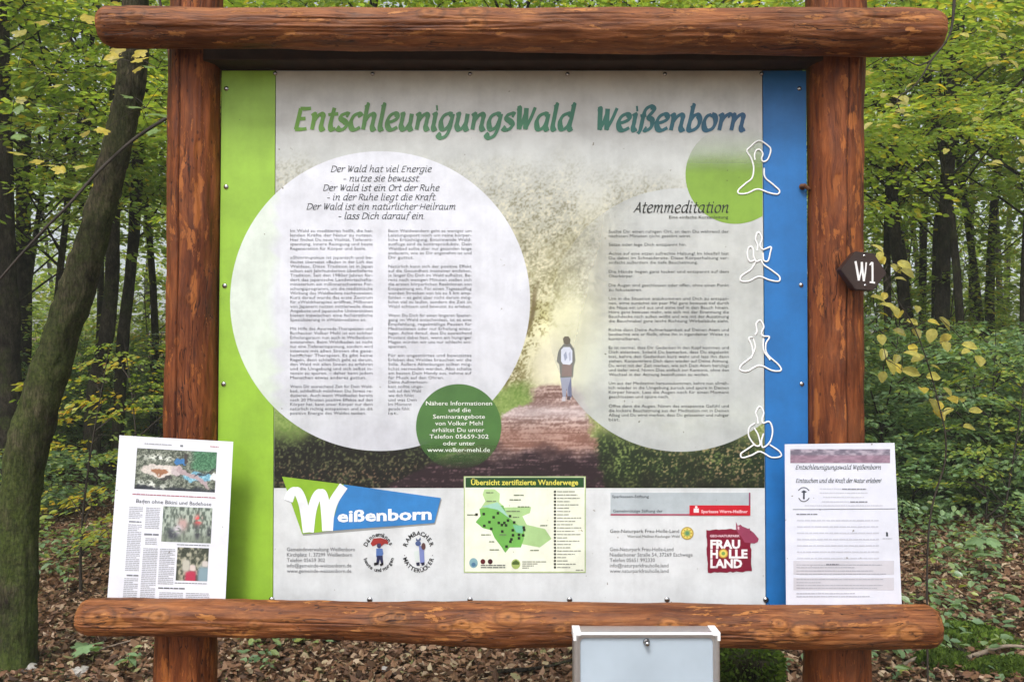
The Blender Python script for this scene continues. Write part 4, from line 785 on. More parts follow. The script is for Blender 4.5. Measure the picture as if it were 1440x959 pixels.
def picL1(X, Y):
    one = np.ones(X.shape)[..., None]; u = (X - 26) / 112 + (fbm(X / 9, Y / 9, 3) - .5) * .10; v = (Y - 16) / 56 + (fbm(X / 8 + 40, Y / 8, 3) - .5) * .16; n = fbm(X / 3.5, Y / 2.6, 3); f = vnoise(X / 1.3, Y / 1.3)
    c = mixv(one * (70, 78, 70), one * (142, 148, 134), sst(.3, .7, n * .6 + f * .4)); c = mixv(c, mixv(one * (52, 98, 72), one * (98, 146, 112), f), sst(.66, .74, u) * sst(.52, .40, v))
    w1 = np.exp(-(((u - .28) / .17) ** 2 + ((v - .20) / .07) ** 2)) + np.exp(-(((u - .20) / .2) ** 2 + ((v - .88) / .08) ** 2)); c = mixv(c, one * (216, 220, 212), np.clip(w1 * sst(.38, .58, n) * 1.5, 0, 1))
    top = .40 + .10 * (u - .3) ** 2; ell_ = ((u - .30) / .25) ** 2 + ((v - .53) / .14) ** 2; c = mixv(c, one * (212, 204, 198), sst(1.1, .85, ell_)); c = mixv(c, one * (158, 112, 84), sst(1.1, .7, ((u - .29) / .11) ** 2 + ((v - .57) / .07) ** 2)); c = mixv(c, one * (62, 60, 62), sst(1.2, .8, ((u - .40) / .07) ** 2 + ((v - .70) / .05) ** 2) * .8)
    c = mixv(c, one * (196, 184, 186), sst(1.1, .9, ((u - .52) / .08) ** 2 + ((v - .50) / .13) ** 2)); c = mixv(c, one * (66, 122, 178), sst(1.1, .8, ((u - .55) / .09) ** 2 + ((v - .30) / .07) ** 2)); c = mixv(c, one * (70, 66, 66), sst(1.1, .8, ((u - .62) / .03) ** 2 + ((v - .2) / .12) ** 2))
    c = mixv(c, mixv(one * (84, 146, 178), one * (160, 206, 220), f), sst(1.1, .8, ((u - .78) / .19) ** 2 + ((v - .64) / .13) ** 2)); arm = sst(.075, .05, np.abs(v - (.44 + (u - .52) * 1.05))) * sst(.50, .54, u) * sst(.93, .9, u); c = mixv(c, one * (178, 160, 164), arm); c = mixv(c, one * (46, 50, 60), sst(.03, .015, np.abs(v - (.62 - (u - .75) * .7))) * sst(.7, .73, u) * .8)
    c = mixv(c, one * (226, 230, 232), sst(1.1, .8, ((u - .97) / .06) ** 2 + ((v - .66) / .10) ** 2)); c = mixv(c, one * (40, 44, 56), sst(.90, .97, v) * .85); return np.clip(c * (1 + (f - .5)[..., None] * .18), 0, 255)
def picL2(X, Y):
    one = np.ones(X.shape)[..., None]; n = fbm(X / 2.4, Y / 6, 3); n2 = fbm(X / 4, Y / 4, 3); c = mixv(one * (92, 104, 96), one * (176, 188, 176), sst(.35, .65, n)); c = mixv(c, one * (120, 130, 116), sst(.6, .9, (Y - 95) / 48) * .6)
    for cx_, cy_, rx, ry, col in ((117, 112, 5, 7, (224, 96, 96)), (117, 128, 4, 11, (70, 72, 78)), (133, 128, 3.5, 8, (62, 66, 72)), (96, 118, 7, 9, (190, 160, 156)), (83, 132, 8, 8, (70, 74, 84)), (90, 125, 6, 6, (206, 200, 208))):
        c = mixv(c, one * col, np.clip(1.4 * np.exp(-(((X - cx_) / rx) ** 2 + ((Y - cy_) / ry) ** 2) * 1.3), 0, 1) * sst(.2, .5, n2))
    return np.clip(c, 0, 255)
def picL3(X, Y):
    one = np.ones(X.shape)[..., None]; n = fbm(X / 3.4, Y / 5, 3); c = mixv(one * (64, 70, 60), one * (172, 170, 150), sst(.35, .7, n))
    for cx_, cy_, rx, ry, col in ((111, 192, 7, 10, (184, 56, 84)), (113, 178, 4, 4, (214, 200, 196)), (129, 188, 8, 12, (134, 160, 172)), (130, 172, 4, 4, (206, 200, 196)), (104, 175, 5, 8, (190, 188, 176))): c = mixv(c, one * col, np.clip(1.5 * np.exp(-(((X - cx_) / rx) ** 4 + ((Y - cy_) / ry) ** 4)), 0, 1))
    return np.clip(c, 0, 255)
lg = lambda fn, a, b, c, d, lab: tag(grid_print('article_photo', lsurf, a, b, c, d, .8, fn, 1, pl, M_PAPER), lab)
lg(picL1, 26, 138, 16, 72, 'wide photo of people lying on a forest floor'); lg(picL2, 68, 136, 94, 143, 'photo of walkers between trees'); lg(picL3, 91, 134, 150, 196, 'photo of people seen from behind')
mb = MB(); rr_ = random.Random(12)
text(mb, lsurf, 'Baden ohne Bikini und Badehose', 30, 134, 91, 7.6, 2, (60, 66, 74), 0.0)
greek(mb, lsurf, 24, 140, 80, 1.3, 2, (170, 96, 110), rr_); greek(mb, lsurf, 36, 74, 10, 1.4, 2, (170, 172, 178), rr_); greek(mb, lsurf, 128, 140, 9, 1.2, 2, (190, 120, 130), rr_); greek(mb, lsurf, 86, 90, 11, 2.5, 2, (120, 124, 130), rr_)
def block(x0, x1, y0, y1, colr=(168, 170, 178), lead=2.5):
    y = y0; mb = MB()
    while y < y1: greek(mb, lsurf, x0, x1 - (rr_.random() < .15) * rr_.uniform(2, 8), y, 1.15, 2, colr, rr_); y += lead
    mb.build('text_column', M_PAPER, pl)['kind'] = 'stuff'
block(21, 40, 98, 115); block(21, 40, 122, 186); block(21, 40, 196, 239); block(44, 64, 98, 128); block(44, 64, 154, 239); block(67, 88, 154, 202); block(70, 102, 214, 239); block(106, 138, 214, 239)
greek(mb, lsurf, 22, 39, 118, 1.6, 2, (110, 114, 122), rr_); greek(mb, lsurf, 44, 64, 135, 2.4, 2, (120, 124, 132), rr_); block(46, 62, 140, 150); greek(mb, lsurf, 24, 40, 192, 2, 2, (120, 124, 132), rr_); greek(mb, lsurf, 68, 104, 208, 1.8, 2, (96, 100, 108), rr_); greek(mb, lsurf, 90, 134, 147, 1.2, 2, (130, 134, 140), rr_); greek(mb, lsurf, 90, 134, 200, 1.1, 2, (130, 134, 140), rr_)
mb.build('caption_text', M_PAPER, pl)['kind'] = 'stuff'
# right sheet
RC = [(1103.5, 624.5), (1258, 622.5), (1269, 868), (1105.5, 868)]
pr, sr_, uvr = sheet(RC, -0.088, lambda u, v: -0.004 * math.sin(math.pi * u * 1.3) * v * (0.4 + v) + 0.0012 * math.sin(v * 8 + u * 3), 'white event sheet with a purple photo strip standing on the right of the lower beam', col=(217, 220, 233))
RCz = [( (x - 1090) * 3.835, (y - 610) * 3.835) for x, y in RC]
def rsurf(a_, b_, layer): u, v = inv(RCz, a_, b_); return sr_(u, v, layer)      # units of a 3.8x close view
def picR(X, Y):
    one = np.ones(X.shape)[..., None]; n = fbm(X / 30, Y / 12, 4); c = mixv(one * (112, 106, 122), one * (176, 166, 180), sst(.3, .7, n)); c = mixv(c, one * (150, 112, 132), sst(108, 122, Y) * .6); return np.clip(c, 0, 255)
grid_print('photo_strip', rsurf, 82, 620, 82, 157, 5, picR, 1, pr, M_PAPER)
mb = MB(); rr_ = random.Random(44); hand(mb, rsurf, 'Entschleunigungswald Weißenborn', 110, 570, 190, 15.5, 2.3, 2, (86, 92, 98), minw=.5); 
hand(mb, rsurf, 'Eintauchen und die Kraft der Natur erleben!', 112, 570, 262, 15, 2.2, 2, (96, 102, 108), minw=.5)
for y, a_, b_ in ((298, 240, 492), (320, 240, 500), (343, 258, 480), (367, 252, 400), (388, 160, 580)): greek(mb, rsurf, a_, b_, y, 4.5, 2, (196, 198, 208), rr_)
greek(mb, rsurf, 362, 492, 300, 6, 3, (140, 142, 150), rr_); greek(mb, rsurf, 405, 498, 369, 6, 3, (130, 132, 140), rr_)
ribbon(mb, rsurf, [(x_, 407 - (x_ - 95) * .007) for x_ in range(95, 651, 15)], lambda t: 1.4, 2, (110, 114, 122)); greek(mb, rsurf, 115, 230, 436, 6, 2, (120, 124, 134), rr_)
for i in range(7): greek(mb, rsurf, 118, 560, 469 + i * 34, 7, 2, (196, 198, 210), rr_)
for ya, yb3 in ((683, 757), (774, 841)): grid_print('grey_text_box', rsurf, 99, 641, ya, yb3, 14, lambda X, Y: np.ones(X.shape)[..., None] * np.array((200, 199, 208.)), 1.2, pr, M_PAPER)
for y, b_ in ((708, 575), (722, 430), (740, 530), (757, 600), (786, 585), (803, 245), (818, 580), (833, 550), (862, 430), (878, 510)): greek(mb, rsurf, 115, b_, y, 4.5, 2.5, (166, 167, 178), rr_)
greek(mb, rsurf, 275, 345, 707, 6, 3, (96, 98, 108), rr_)
ribbon(mb, rsurf, catmull([(125, 305), (140, 292), (155, 289), (170, 293), (184, 306)], 5), lambda t: 2.5, 2, (96, 98, 108)); ribbon(mb, rsurf, catmull([(127, 345), (140, 360), (156, 364), (172, 358), (184, 345)], 5), lambda t: 2.5, 2, (96, 98, 108))
flat_poly(mb, rsurf, [(140, 312), (155, 303), (172, 312), (160, 318), (160, 352), (150, 352), (151, 318)], 2, (64, 68, 80)); flat_poly(mb, rsurf, [(598, 528), (608, 530), (610, 552), (598, 552)], 2, (56, 62, 72)); greek(mb, rsurf, 580, 632, 566, 4, 2, (170, 174, 184), rr_)
mb.build('notice_text', M_PAPER, pr)

# ------------------------------------------------------------------ trail marker
hexp = [(1182, 379), (1203, 353.5), (1229, 356), (1247, 384), (1229, 408.5), (1203, 407)]
tm = empty('trail_marker', at(1214, 381, -.09), 'dark brown hexagonal trail marker reading W1 screwed to the right post', 'trail marker')
Yf, Yb = -0.118, -0.088
fr = [at(p[0], p[1], Yf + 0.0002 * 0) for p in hexp]; bk = [v + np.array([0, Yb - Yf, 0]) for v in fr]
bm = bmesh.new(); vf = [bm.verts.new(v) for v in fr]; vb = [bm.verts.new(v) for v in bk]; bm.faces.new(vf); bm.faces.new(vb[::-1])
for i in range(6): bm.faces.new((vf[i], vb[i], vb[(i + 1) % 6], vf[(i + 1) % 6]))
bmesh.ops.recalc_face_normals(bm, faces=bm.faces); bmesh.ops.bevel(bm, geom=list(bm.edges), offset=.0015, segments=2, affect='EDGES'); bm.verts.index_update()
mk('plate', [v.co[:] for v in bm.verts], [[v.index for v in f.verts] for f in bm.faces], M_BROWNPL, tm); bm.free()
V, Fc = tube_vf([at(1200, 381, -.04), at(1200, 381, Yb + .002)], .014, 10); mk('spacer', V, Fc, M_BROWNPL, tm)
ms = lambda px, py, layer=0: at(px, py, Yf - .0006 - .0003 * layer)
mb = MB()
for P_, w_ in (([(1203, 367.5), (1205, 378), (1207.8, 394.5)], 1.9), ([(1207.8, 394.5), (1211, 380), (1211.5, 368.5)], 1.3), ([(1212, 368.5), (1212.8, 380), (1215, 395.5)], 1.9), ([(1215, 395.5), (1217, 382), (1218.2, 369)], 1.3),
               ([(1223, 373), (1225.5, 369.5), (1226.6, 369.5)], 1.2), ([(1226.8, 368.8), (1227, 382), (1227, 397.5)], 1.7), ([(1223, 396.8), (1227, 397.3), (1230.5, 397.8)], 1.5)):
    ribbon(mb, ms, catmull(P_, 5), lambda t, w_=w_: w_ * .82, rr_.random(), (232, 230, 230))
mb.build('lettering', M_PRINT, tm)
for x, y in ((1215.2, 359.8), (1216.5, 401.5)):
    o = bolt(x, y, .0038, tm, Y=Yf, name='screw'); 

# ------------------------------------------------------------------ display case in front of the lower beam
yf, yb_ = -0.238, -0.186
c0 = at(807, 889.5, yf); c1 = at(1012.5, 889.5, yf); x0, x1, zt = c0[0], c1[0], c0[2]; zb = zt - 0.30
dc = empty('display_case', ((x0 + x1) / 2, yb_, zb), 'small aluminium framed leaflet case with a round lock in front of the lower beam', 'display case')
bevel_box('case_body', (x0 + .004, yf + .016, zb + .003), (x1 - .004, yb_, zt - .003), M_ALU, dc, .002)
fw = .016
def rrect(xa, xb, za, zb2, r_, n=6):
    pts = []
    for cx_, cz, a0 in ((xb - r_, zb2 - r_, 0), (xa + r_, zb2 - r_, 90), (xa + r_, za + r_, 180), (xb - r_, za + r_, 270)):
        for k_ in range(n + 1): t = R(a0 + 90 * k_ / n); pts.append((cx_ + r_ * math.cos(t), cz + r_ * math.sin(t)))
    return pts
outer = rrect(x0, x1, zb, zt, .003); lip = rrect(x0 + .004, x1 - .004, zb + .004, zt - .004, .003); mid = rrect(x0 + .010, x1 - .010, zb + .010, zt - .008, .008); inner = rrect(x0 + fw, x1 - fw, zb + fw, zt - .014, .012)
rings = [([(x, yb_ - .001, z) for x, z in outer]), ([(x, yf + .004, z) for x, z in outer]), ([(x, yf, z) for x, z in lip]), ([(x, yf, z) for x, z in mid]), ([(x, yf + .006, z) for x, z in mid]), ([(x, yf + .006, z) for x, z in inner]), ([(x, yf + .014, z) for x, z in inner])]
V = [p for r_ in rings for p in r_]; n = len(outer); Fc = []
for k_ in range(len(rings) - 1):
    for i in range(n): j = (i + 1) % n; Fc.append((k_ * n + i, k_ * n + j, (k_ + 1) * n + j, (k_ + 1) * n + i))
mk('frame', V, Fc, M_ALU, dc)
bevel_box('pane', (x0 + .012, yf + .0105, zb + .012), (x1 - .012, yf + .0155, zt - .010), M_PANE, dc, .001)
for sx, xa in ((1, x0), (-1, x1)):
    for zc, sz in ((zt, -1), (zb, 1)):
        xs = sorted((xa - .0012 * sx, xa + .018 * sx)); zs = sorted((zc - .0012 * sz, zc + .0075 * sz))
        bevel_box('corner_cap', (xs[0], yf - .0015, zs[0]), (xs[1], yb_ + .001, zs[1]), M_CAP, dc, .0015)
        xs2 = sorted((xa - .0012 * sx, xa + .0065 * sx)); zs2 = sorted((zc + .0075 * sz, zc + .02 * sz)); bevel_box('corner_cap', (xs2[0], yf - .0015, zs2[0]), (xs2[1], yb_ + .001, zs2[1]), M_CAP, dc, .0015)
lc = at(910, 904, yf)
mb = MB(); prof = [(.0, .0), (.0085, .0), (.0085, .004), (.0078, .006), (.006, .0065), (.0055, .0165), (.0048, .0185), (.0, .019)]
Vv = []; nn = 20
for r_, h_ in prof: Vv += [(lc[0] + r_ * math.cos(t), yf + .0105 - h_, lc[2] + r_ * math.sin(t)) for t in np.linspace(0, 2 * math.pi, nn, endpoint=False)]
Fv = [(k_ * nn + i, k_ * nn + (i + 1) % nn, (k_ + 1) * nn + (i + 1) % nn, (k_ + 1) * nn + i) for k_ in range(len(prof) - 1) for i in range(nn)]
mk('lock', Vv, Fv, M_STEEL, dc, smooth=True)
# its own short post, out of the picture below the case
a = (x0 + x1) / 2
bevel_box('support_post', (a - .03, yb_ - .045, float(gh(a, yb_)) - .05), (a + .03, yb_ + .012, zb + .02), M_ALU, dc, .003)

# ------------------------------------------------------------------ foliage
def leaf_arrays(P, D, Nn, S, near, curl=None):
    """P base points, D unit direction, Nn approx normal, S size"""
    D = D / (np.linalg.norm(D, axis=1)[:, None] + 1e-9); Yv = np.cross(Nn, D); Yv /= np.linalg.norm(Yv, axis=1)[:, None] + 1e-9; Nv = np.cross(D, Yv)
    if near: T = np.array([(0, 0, 0), (.32, .29, .05), (.70, .24, .03), (1, 0, -.06), (.70, -.24, .03), (.32, -.29, .05)]); Fc = np.array([(0, 3, 2, 1), (0, 5, 4, 3)])
    else: T = np.array([(0, 0, 0), (.45, .33, .03), (1, 0, -.03), (.45, -.33, .03)]); Fc = np.array([(0, 3, 2, 1)])
    n = len(P); k = len(T); cz = np.ones(n) if curl is None else curl
    V = P[:, None, :] + S[:, None, None] * (T[None, :, 0:1] * D[:, None, :] + T[None, :, 1:2] * Yv[:, None, :] + (T[None, :, 2:3] * cz[:, None, None]) * Nv[:, None, :])
    Fq = (Fc[None] + (np.arange(n) * k)[:, None, None]).reshape(-1, 4)
    return V.reshape(-1, 3), Fq
def spray(r_, n, L, W):
    """flat beech spray along +x: leaf base, direction, normal"""
    t = r_.uniform(.08, 1, n) ** .8; sd = r_.choice([-1, 1], n); lat = r_.random(n) ** .9 * W * (1 - t * .75) * np.clip(t * 5, 0, 1)
    P = np.stack([t * L + lat * .35, sd * lat, -.12 * L * t ** 2 - .25 * lat ** 2 + r_.normal(0, .02, n)], 1)
    yaw = sd * r_.uniform(.2, 1.1, n); D = np.stack([np.cos(yaw), np.sin(yaw), r_.normal(-.25, .22, n)], 1); Nn = np.stack([r_.normal(0, .35, n), r_.normal(0, .35, n), np.ones(n)], 1)
    return P, D, Nn
def rotz(a): c, s = math.cos(a), math.sin(a); return np.array([[c, -s, 0], [s, c, 0], [0, 0, 1]])
def roty(a): c, s = math.cos(a), math.sin(a); return np.array([[c, 0, s], [0, 1, 0], [-s, 0, c]])
def rotx(a): c, s = math.cos(a), math.sin(a); return np.array([[1, 0, 0], [0, c, -s], [0, s, c]])
def crown_data(seed, nsp, nleaf, h0, h1, rad, L, W, size, near, trunk=lambda z: (0, 0), twig=.006, limb=True, rise=.25, basez=None):
    r_ = np.random.default_rng(seed); Ps, Ds, Ns = [], [], []; TV, TF, tn = [], [], 0
    for k in range(nsp):
        f = (k + r_.random()) / nsp; z = h0 + (h1 - h0) * f; az = k * 2.4 + r_.uniform(-.5, .5); prof = math.sin(math.pi * min(1, .15 + f * .8)) ** .6
        ro = rad * prof * r_.uniform(.15, .85); tx, ty = trunk(z); o = np.array([tx + ro * math.cos(az), ty + ro * math.sin(az), z + ro * rise])
        M_ = rotz(az + r_.uniform(-.5, .5)) @ roty(r_.uniform(-.35, .15)) @ rotx(r_.uniform(-.4, .4)); l = L * r_.uniform(.7, 1.3)
        P, D, Nn = spray(r_, nleaf, l, W * l / L); Ps.append(P @ M_.T + o); Ds.append(D @ M_.T); Ns.append(Nn @ M_.T)
        if limb and k % 3 == 0:
            zb_ = max(z - ro * .5, h0 * .6); a0 = np.array([*trunk(zb_), zb_]); tip = o + M_ @ np.array([l * .95, 0, -.1 * l]); midp = a0 * .45 + o * .55 + np.array([0, 0, .08 * ro])
            V, Fc = tube_vf(catmull([a0, midp, o, tip], 3), np.linspace(twig * (1.6 + ro * .8), twig * .3, 10), 4, False); TV.append(V); TF += [[i + tn for i in q] for q in Fc]; tn += len(V)
    P = np.vstack(Ps); S = size * r_.uniform(.7, 1.25, len(P)); V, Fq = leaf_arrays(P, np.vstack(Ds), np.vstack(Ns), S, near)
    return V, Fq, (np.vstack(TV) if TV else None), TF
def copy_tree(o, parent=None):
    c = o.copy(); COL.objects.link(c); c.parent = parent
    for ch in o.children: copy_tree(ch, c)
    return c
def tree_proto(name, seed, H, r0, lean, crown, leafmat, bark=None, cat='tree', seg=10):
    r_ = np.random.default_rng(seed); root = empty(name, (0, 0, 0), 'x', cat)
    zs = np.linspace(-.15, H, 14); ph = r_.random(2) * 6; amp = lean
    tx = lambda z: (amp * math.sin(z / H * 2.4 + ph[0]) - amp * math.sin(ph[0]), amp * math.sin(z / H * 2.0 + ph[1]) - amp * math.sin(ph[1]))
    P = [(*tx(z), z) for z in zs]; rad = [r0 * (1.25 if z < .2 else 1) * (1 - .72 * max(0, z) / H) for z in zs]
    V, Fc = tube_vf(P, rad, seg); mb_ = MB(); mb_.add(V, Fc)
    V, Fq, TV, TF = crown_data(seed + 1, trunk=tx, **crown)
    if TV is not None: mb_.add(TV, TF)
    t = mk('trunk', np.vstack(mb_.V), mb_.Fc, bark or M_BARK, root, smooth=True); c = mk('crown', V, Fq, leafmat, root, smooth=False)
    return root
def big(s, **k): d = dict(nsp=44, nleaf=150, h0=3.4, h1=12.5, rad=3.0, L=1.6, W=.75, size=.092, near=False); d.update(k); return d
P_T = [tree_proto('beech_tree', 11, 14, .11, .35, big(1), M_LEAF_D), tree_proto('beech_tree', 12, 13, .12, .5, big(2, h0=2.8), M_LEAF_L), tree_proto('beech_tree', 13, 15, .13, .3, big(3, h0=5.5, nsp=40), M_LEAF_D), tree_proto('beech_tree', 14, 12, .09, .6, big(4, h0=1.8, h1=11, nsp=46, rad=2.6), M_LEAF_L)]
P_C = [tree_proto('understorey_beech', 15, 7.5, .05, .5, dict(nsp=78, nleaf=150, h0=3.0, h1=6.3, rad=2.3, L=1.2, W=.6, size=.066, near=True), M_LEAF_L, None, 'tree'), tree_proto('understorey_beech', 16, 6.5, .045, .5, dict(nsp=72, nleaf=140, h0=2.6, h1=6.0, rad=2.1, L=1.2, W=.6, size=.066, near=True), M_LEAF_D, None, 'tree')]
P_S = [tree_proto('young_beech', 21, 4.2, .022, .25, dict(nsp=38, nleaf=52, h0=.7, h1=4.0, rad=.9, L=.9, W=.42, size=.082, near=True), M_LEAF_D, M_TWIG, 'sapling', 6), tree_proto('young_beech', 22, 3.2, .018, .2, dict(nsp=30, nleaf=50, h0=.5, h1=3.1, rad=.8, L=.85, W=.4, size=.08, near=True), M_LEAF_L, M_TWIG, 'sapling', 6),
       tree_proto('young_beech', 23, 2.6, .015, .2, dict(nsp=24, nleaf=46, h0=.35, h1=2.4, rad=.7, L=.75, W=.36, size=.08, near=True), M_LEAF_Y, M_TWIG, 'sapling', 6),
       tree_proto('bushy_sapling', 24, 2.4, .014, .2, dict(nsp=46, nleaf=55, h0=.25, h1=2.3, rad=1.0, L=.75, W=.38, size=.078, near=True), M_LEAF_B, M_TWIG, 'sapling', 6)]
P_U = [tree_proto('forest_shrub', 31, 1.3, .010, .12, dict(nsp=26, nleaf=40, h0=.12, h1=1.2, rad=.55, L=.5, W=.26, size=.068, near=True), M_LEAF_B, M_TWIG, 'shrub', 5), tree_proto('forest_shrub', 32, .75, .008, .1, dict(nsp=20, nleaf=34, h0=.06, h1=.65, rad=.42, L=.42, W=.22, size=.062, near=True), M_LEAF_B, M_TWIG, 'shrub', 5)]
used = set()
def place(proto, x, y, label, group, scale=1.0, rz=None, tilt=(0, 0), sz=None):
    o = proto if proto.name not in used else copy_tree(proto); used.add(proto.name)
    o.location = (x, y, float(gh(x, y)) - .02); o.rotation_euler = (tilt[0], tilt[1], random.uniform(0, 6.28) if rz is None else rz); o.scale = (scale, scale, sz or scale)
    o['label'] = label
    if group: o['group'] = group
    return o
def pos(px, d):     # picture column and distance beyond the camera -> ground point
    return (px - CX) / F * d, CAM[1] + d

# -- trees that can be told apart in the picture
def hero_trunk(name, pts, widths, d, label, bark, crownk=None, Hext=6, leaf=None, seg=20, n=40):
    """pts px centreline bottom->top at depth d"""
    Y = CAM[1] + d; W = [at(x, y, Y) for x, y in pts]; base_ = W[0].copy(); gz = float(gh(base_[0], Y)); root = empty(name, (base_[0], Y, gz), label, 'tree')
    W = [np.array([base_[0] - .0, Y, gz - .15])] + W if base_[2] > gz else W
    rad = [widths[0] * 1.1] * (len(W) - len(pts)) + list(widths); rad = [w_ * d / F / 2 for w_ in rad]
    dr = W[-1] - W[-2]; dr /= np.linalg.norm(dr); dr = dr * .6 + np.array([0, 0, .4]); W += [W[-1] + dr * Hext * .4, W[-1] + dr * Hext * .8 + np.array([0, .4, Hext * .2])]; rad += [rad[-1] * .8, rad[-1] * .45]
    P = catmull(W, 30 if seg > 40 else 8); rr = np.interp(np.linspace(0, 1, len(P)), np.linspace(0, 1, len(rad)), rad)
    V, Fc = tube_vf(P, rr, seg); k = V - np.repeat(P, seg, 0); kn = fbm(V[:, 2] * 3 + V[:, 0] * 7, V[:, 1] * 9 + 4, 3)[:, None] - .5 + (fbm(V[:, 2] * 9, V[:, 0] * 30, 2)[:, None] - .5) * .5; V = V + k * kn * .32
    if seg > 40: V = V + k / np.linalg.norm(k, axis=1)[:, None] * ((fbm(V[:, 2] * 14 + V[:, 0] * 30, V[:, 1] * 60 + V[:, 0] * 40, 3) - .5) * .016)[:, None]
    mk('trunk', V, Fc, bark, root, smooth=True)
    if crownk:
        zs = P[:, 2] - gz; tx = lambda z: (float(np.interp(z, zs, P[:, 0])) - base_[0], float(np.interp(z, zs, P[:, 1])) - Y)
        Vc, Fq, TV, TF = crown_data(len(label) * 7, trunk=tx, **crownk); off = np.array([base_[0], Y, gz])
        mk('crown', Vc + off, Fq, leaf or M_LEAF_D, root); mk('branches', TV + off, TF, bark, root, smooth=True)
    return root
hero_trunk('beech_tree', [(17, 945), (24, 830), (28, 705), (45, 605), (84, 478), (126, 350), (154, 250), (178, 150), (187, 85), (192, 0)], [62, 50, 50, 52, 46, 41, 38, 38, 38, 36], 4.15, 'mossy crooked tree leaning right at the left edge of the photo, nearest tree', M_MBARK,
    dict(nsp=34, nleaf=70, h0=3.9, h1=7.5, rad=2.6, L=1.1, W=.5, size=.085, near=True), leaf=M_LEAF_L, seg=72)
hl = [([(12, 720), (14, 560), (12, 430), (8, 300), (4, 100)], [34, 28, 26, 22, 20], 8.5, 'dark trunk at the far left edge behind the mossy leaning tree'),
      ([(34, 660), (34, 450), (33, 240), (40, 60)], [20, 19, 17, 15], 12, 'slim dark trunk left of the leaning mossy tree'),
      ([(130, 660), (132, 560), (150, 470), (158, 380), (160, 300), (162, 120)], [22, 20, 19, 18, 17, 15], 9.5, 'dark trunk just right of the leaning mossy tree'),
      ([(165, 650), (172, 490), (182, 400), (190, 300), (196, 180), (205, 60)], [16, 16, 15, 15, 14, 12], 10.5, 'thin trunk nearest the left post with a slight bend'),
      ([(1280, 640), (1272, 430), (1258, 330), (1257, 245), (1262, 120)], [18, 17, 16, 14, 12], 12, 'trunk right behind the trail marker'),
      ([(1294, 620), (1297, 430), (1299, 300), (1303, 200), (1306, 80)], [10, 10, 10, 9, 8], 17, 'very thin trunk second to the right of the trail marker'),
      ([(1330, 640), (1325, 430), (1330, 310), (1335, 200), (1341, 60)], [21, 19, 18, 16, 14], 11.5, 'thick trunk in the middle of the gap right of the board'),
      ([(1316, 620), (1316, 440), (1318, 320), (1330, 260)], [11, 11, 10, 8], 12.5, 'slim stem touching the thick trunk on its left'),
      ([(1394, 620), (1392, 420), (1396, 320), (1404, 220), (1410, 90)], [13, 12, 11, 10, 9], 13, 'trunk with a side branch near the right edge'),
      ([(1368, 600), (1366, 400), (1367, 250), (1370, 120)], [8, 7, 7, 6], 19, 'pole thin trunk between the two thicker right hand trunks')]
for i, (p, w_, d, lab) in enumerate(hl):
    hero_trunk('beech_tree', p, w_, d, lab, M_BARK, dict(nsp=34, nleaf=80, h0=3.6 if i != 0 else 2.6, h1=7.0, rad=2.0, L=1.4, W=.65, size=.10, near=False), leaf=M_LEAF_D if i < 4 else M_LEAF_L, seg=12)

# -- the many trees of the wood
rs = random.Random(91); placed = []
def free(x, y, md): return all((x - a_) ** 2 + (y - b_) ** 2 > md * md for a_, b_ in placed)
cnt = 0; tries = 0
while cnt < 60 and tries < 6000:
    tries += 1
    d = 11 + 24 * rs.random() ** .8; azm = rs.uniform(-50, 50)
    x = d * math.tan(R(azm)) if abs(azm) < 48 else d * 1.1; y = CAM[1] + d
    if not free(x, y, 1.9) or (d < 15 and 18 < abs(azm) < 40): continue
    if d < 20 and any(abs(CX + F * x / d - q) < 24 for q in (34, 150, 185, 1260, 1300, 1330, 1396)): continue
    placed.append((x, y)); side = 'left' if x < 0 else 'right'
    near_ = 'nearer' if d < 18 else 'distant'
    place(P_T[rs.randrange(4)], x, y, f'{near_} slender beech with green foliage in the wood {side} of the board', f'{near_} beeches in the wood {side} of the board', rs.uniform(.75, 1.25), tilt=(rs.uniform(-.06, .06), rs.uniform(-.06, .06))); cnt += 1
for k in range(36):      # the wood goes on to both sides beyond the frame
    azm = rs.choice((-1, 1)) * rs.uniform(44, 74); d = rs.uniform(9, 34); x = d * math.sin(R(azm)); y = CAM[1] + d * math.cos(R(azm)); side = 'left' if x < 0 else 'right'
    place(P_T[rs.randrange(4)], x, y, f'beech of the wood well to the {side} of the board', f'beeches well to the {side} of the board', rs.uniform(.8, 1.15))
# crowns that hang into the upper corners
corner = [(1345, 11.2, 0, 1.35, 'middle understorey beech of the upper right corner'), (1450, 10.4, 0, 1.25, 'understorey beech cut by the right edge of the photo'), (1262, 12, 0, 1.4, 'understorey beech with lit leaves just right of the top beam end'), (1390, 13.5, 0, 1.5, 'understorey beech farther back in the upper right corner'), (1290, 15, 0, 1.6, 'farthest understorey beech above the trail marker'),
          (70, 10.5, 1, 1.25, 'understorey beech behind the mossy leaning tree'), (-60, 9.5, 1, 1.15, 'understorey beech cut by the left edge of the photo'), (215, 12, 0, 1.3, 'light green understorey beech beside the left post'), (130, 14, 0, 1.45, 'light green understorey beech farther back on the left'), (20, 13, 1, 1.35, 'dark understorey beech far back at the left edge')]
for x_, d, pi, sc_, lab in corner:
    x, y = pos(x_, d); place(P_C[pi], x, y, lab, None, sc_)
for x_, d, pi, sc_ in ((480, 7, 0, 1), (640, 8, 1, 1.15), (780, 7.4, 0, 1.05), (900, 8.5, 1, 1.2), (1040, 7, 0, 1), (380, 8.5, 1, 1.15)):
    x, y = pos(x_, d); place(P_C[pi], x, y, 'understorey beech hidden behind the board, only its top leaves showing over the beam', 'understorey beeches behind the board', sc_)
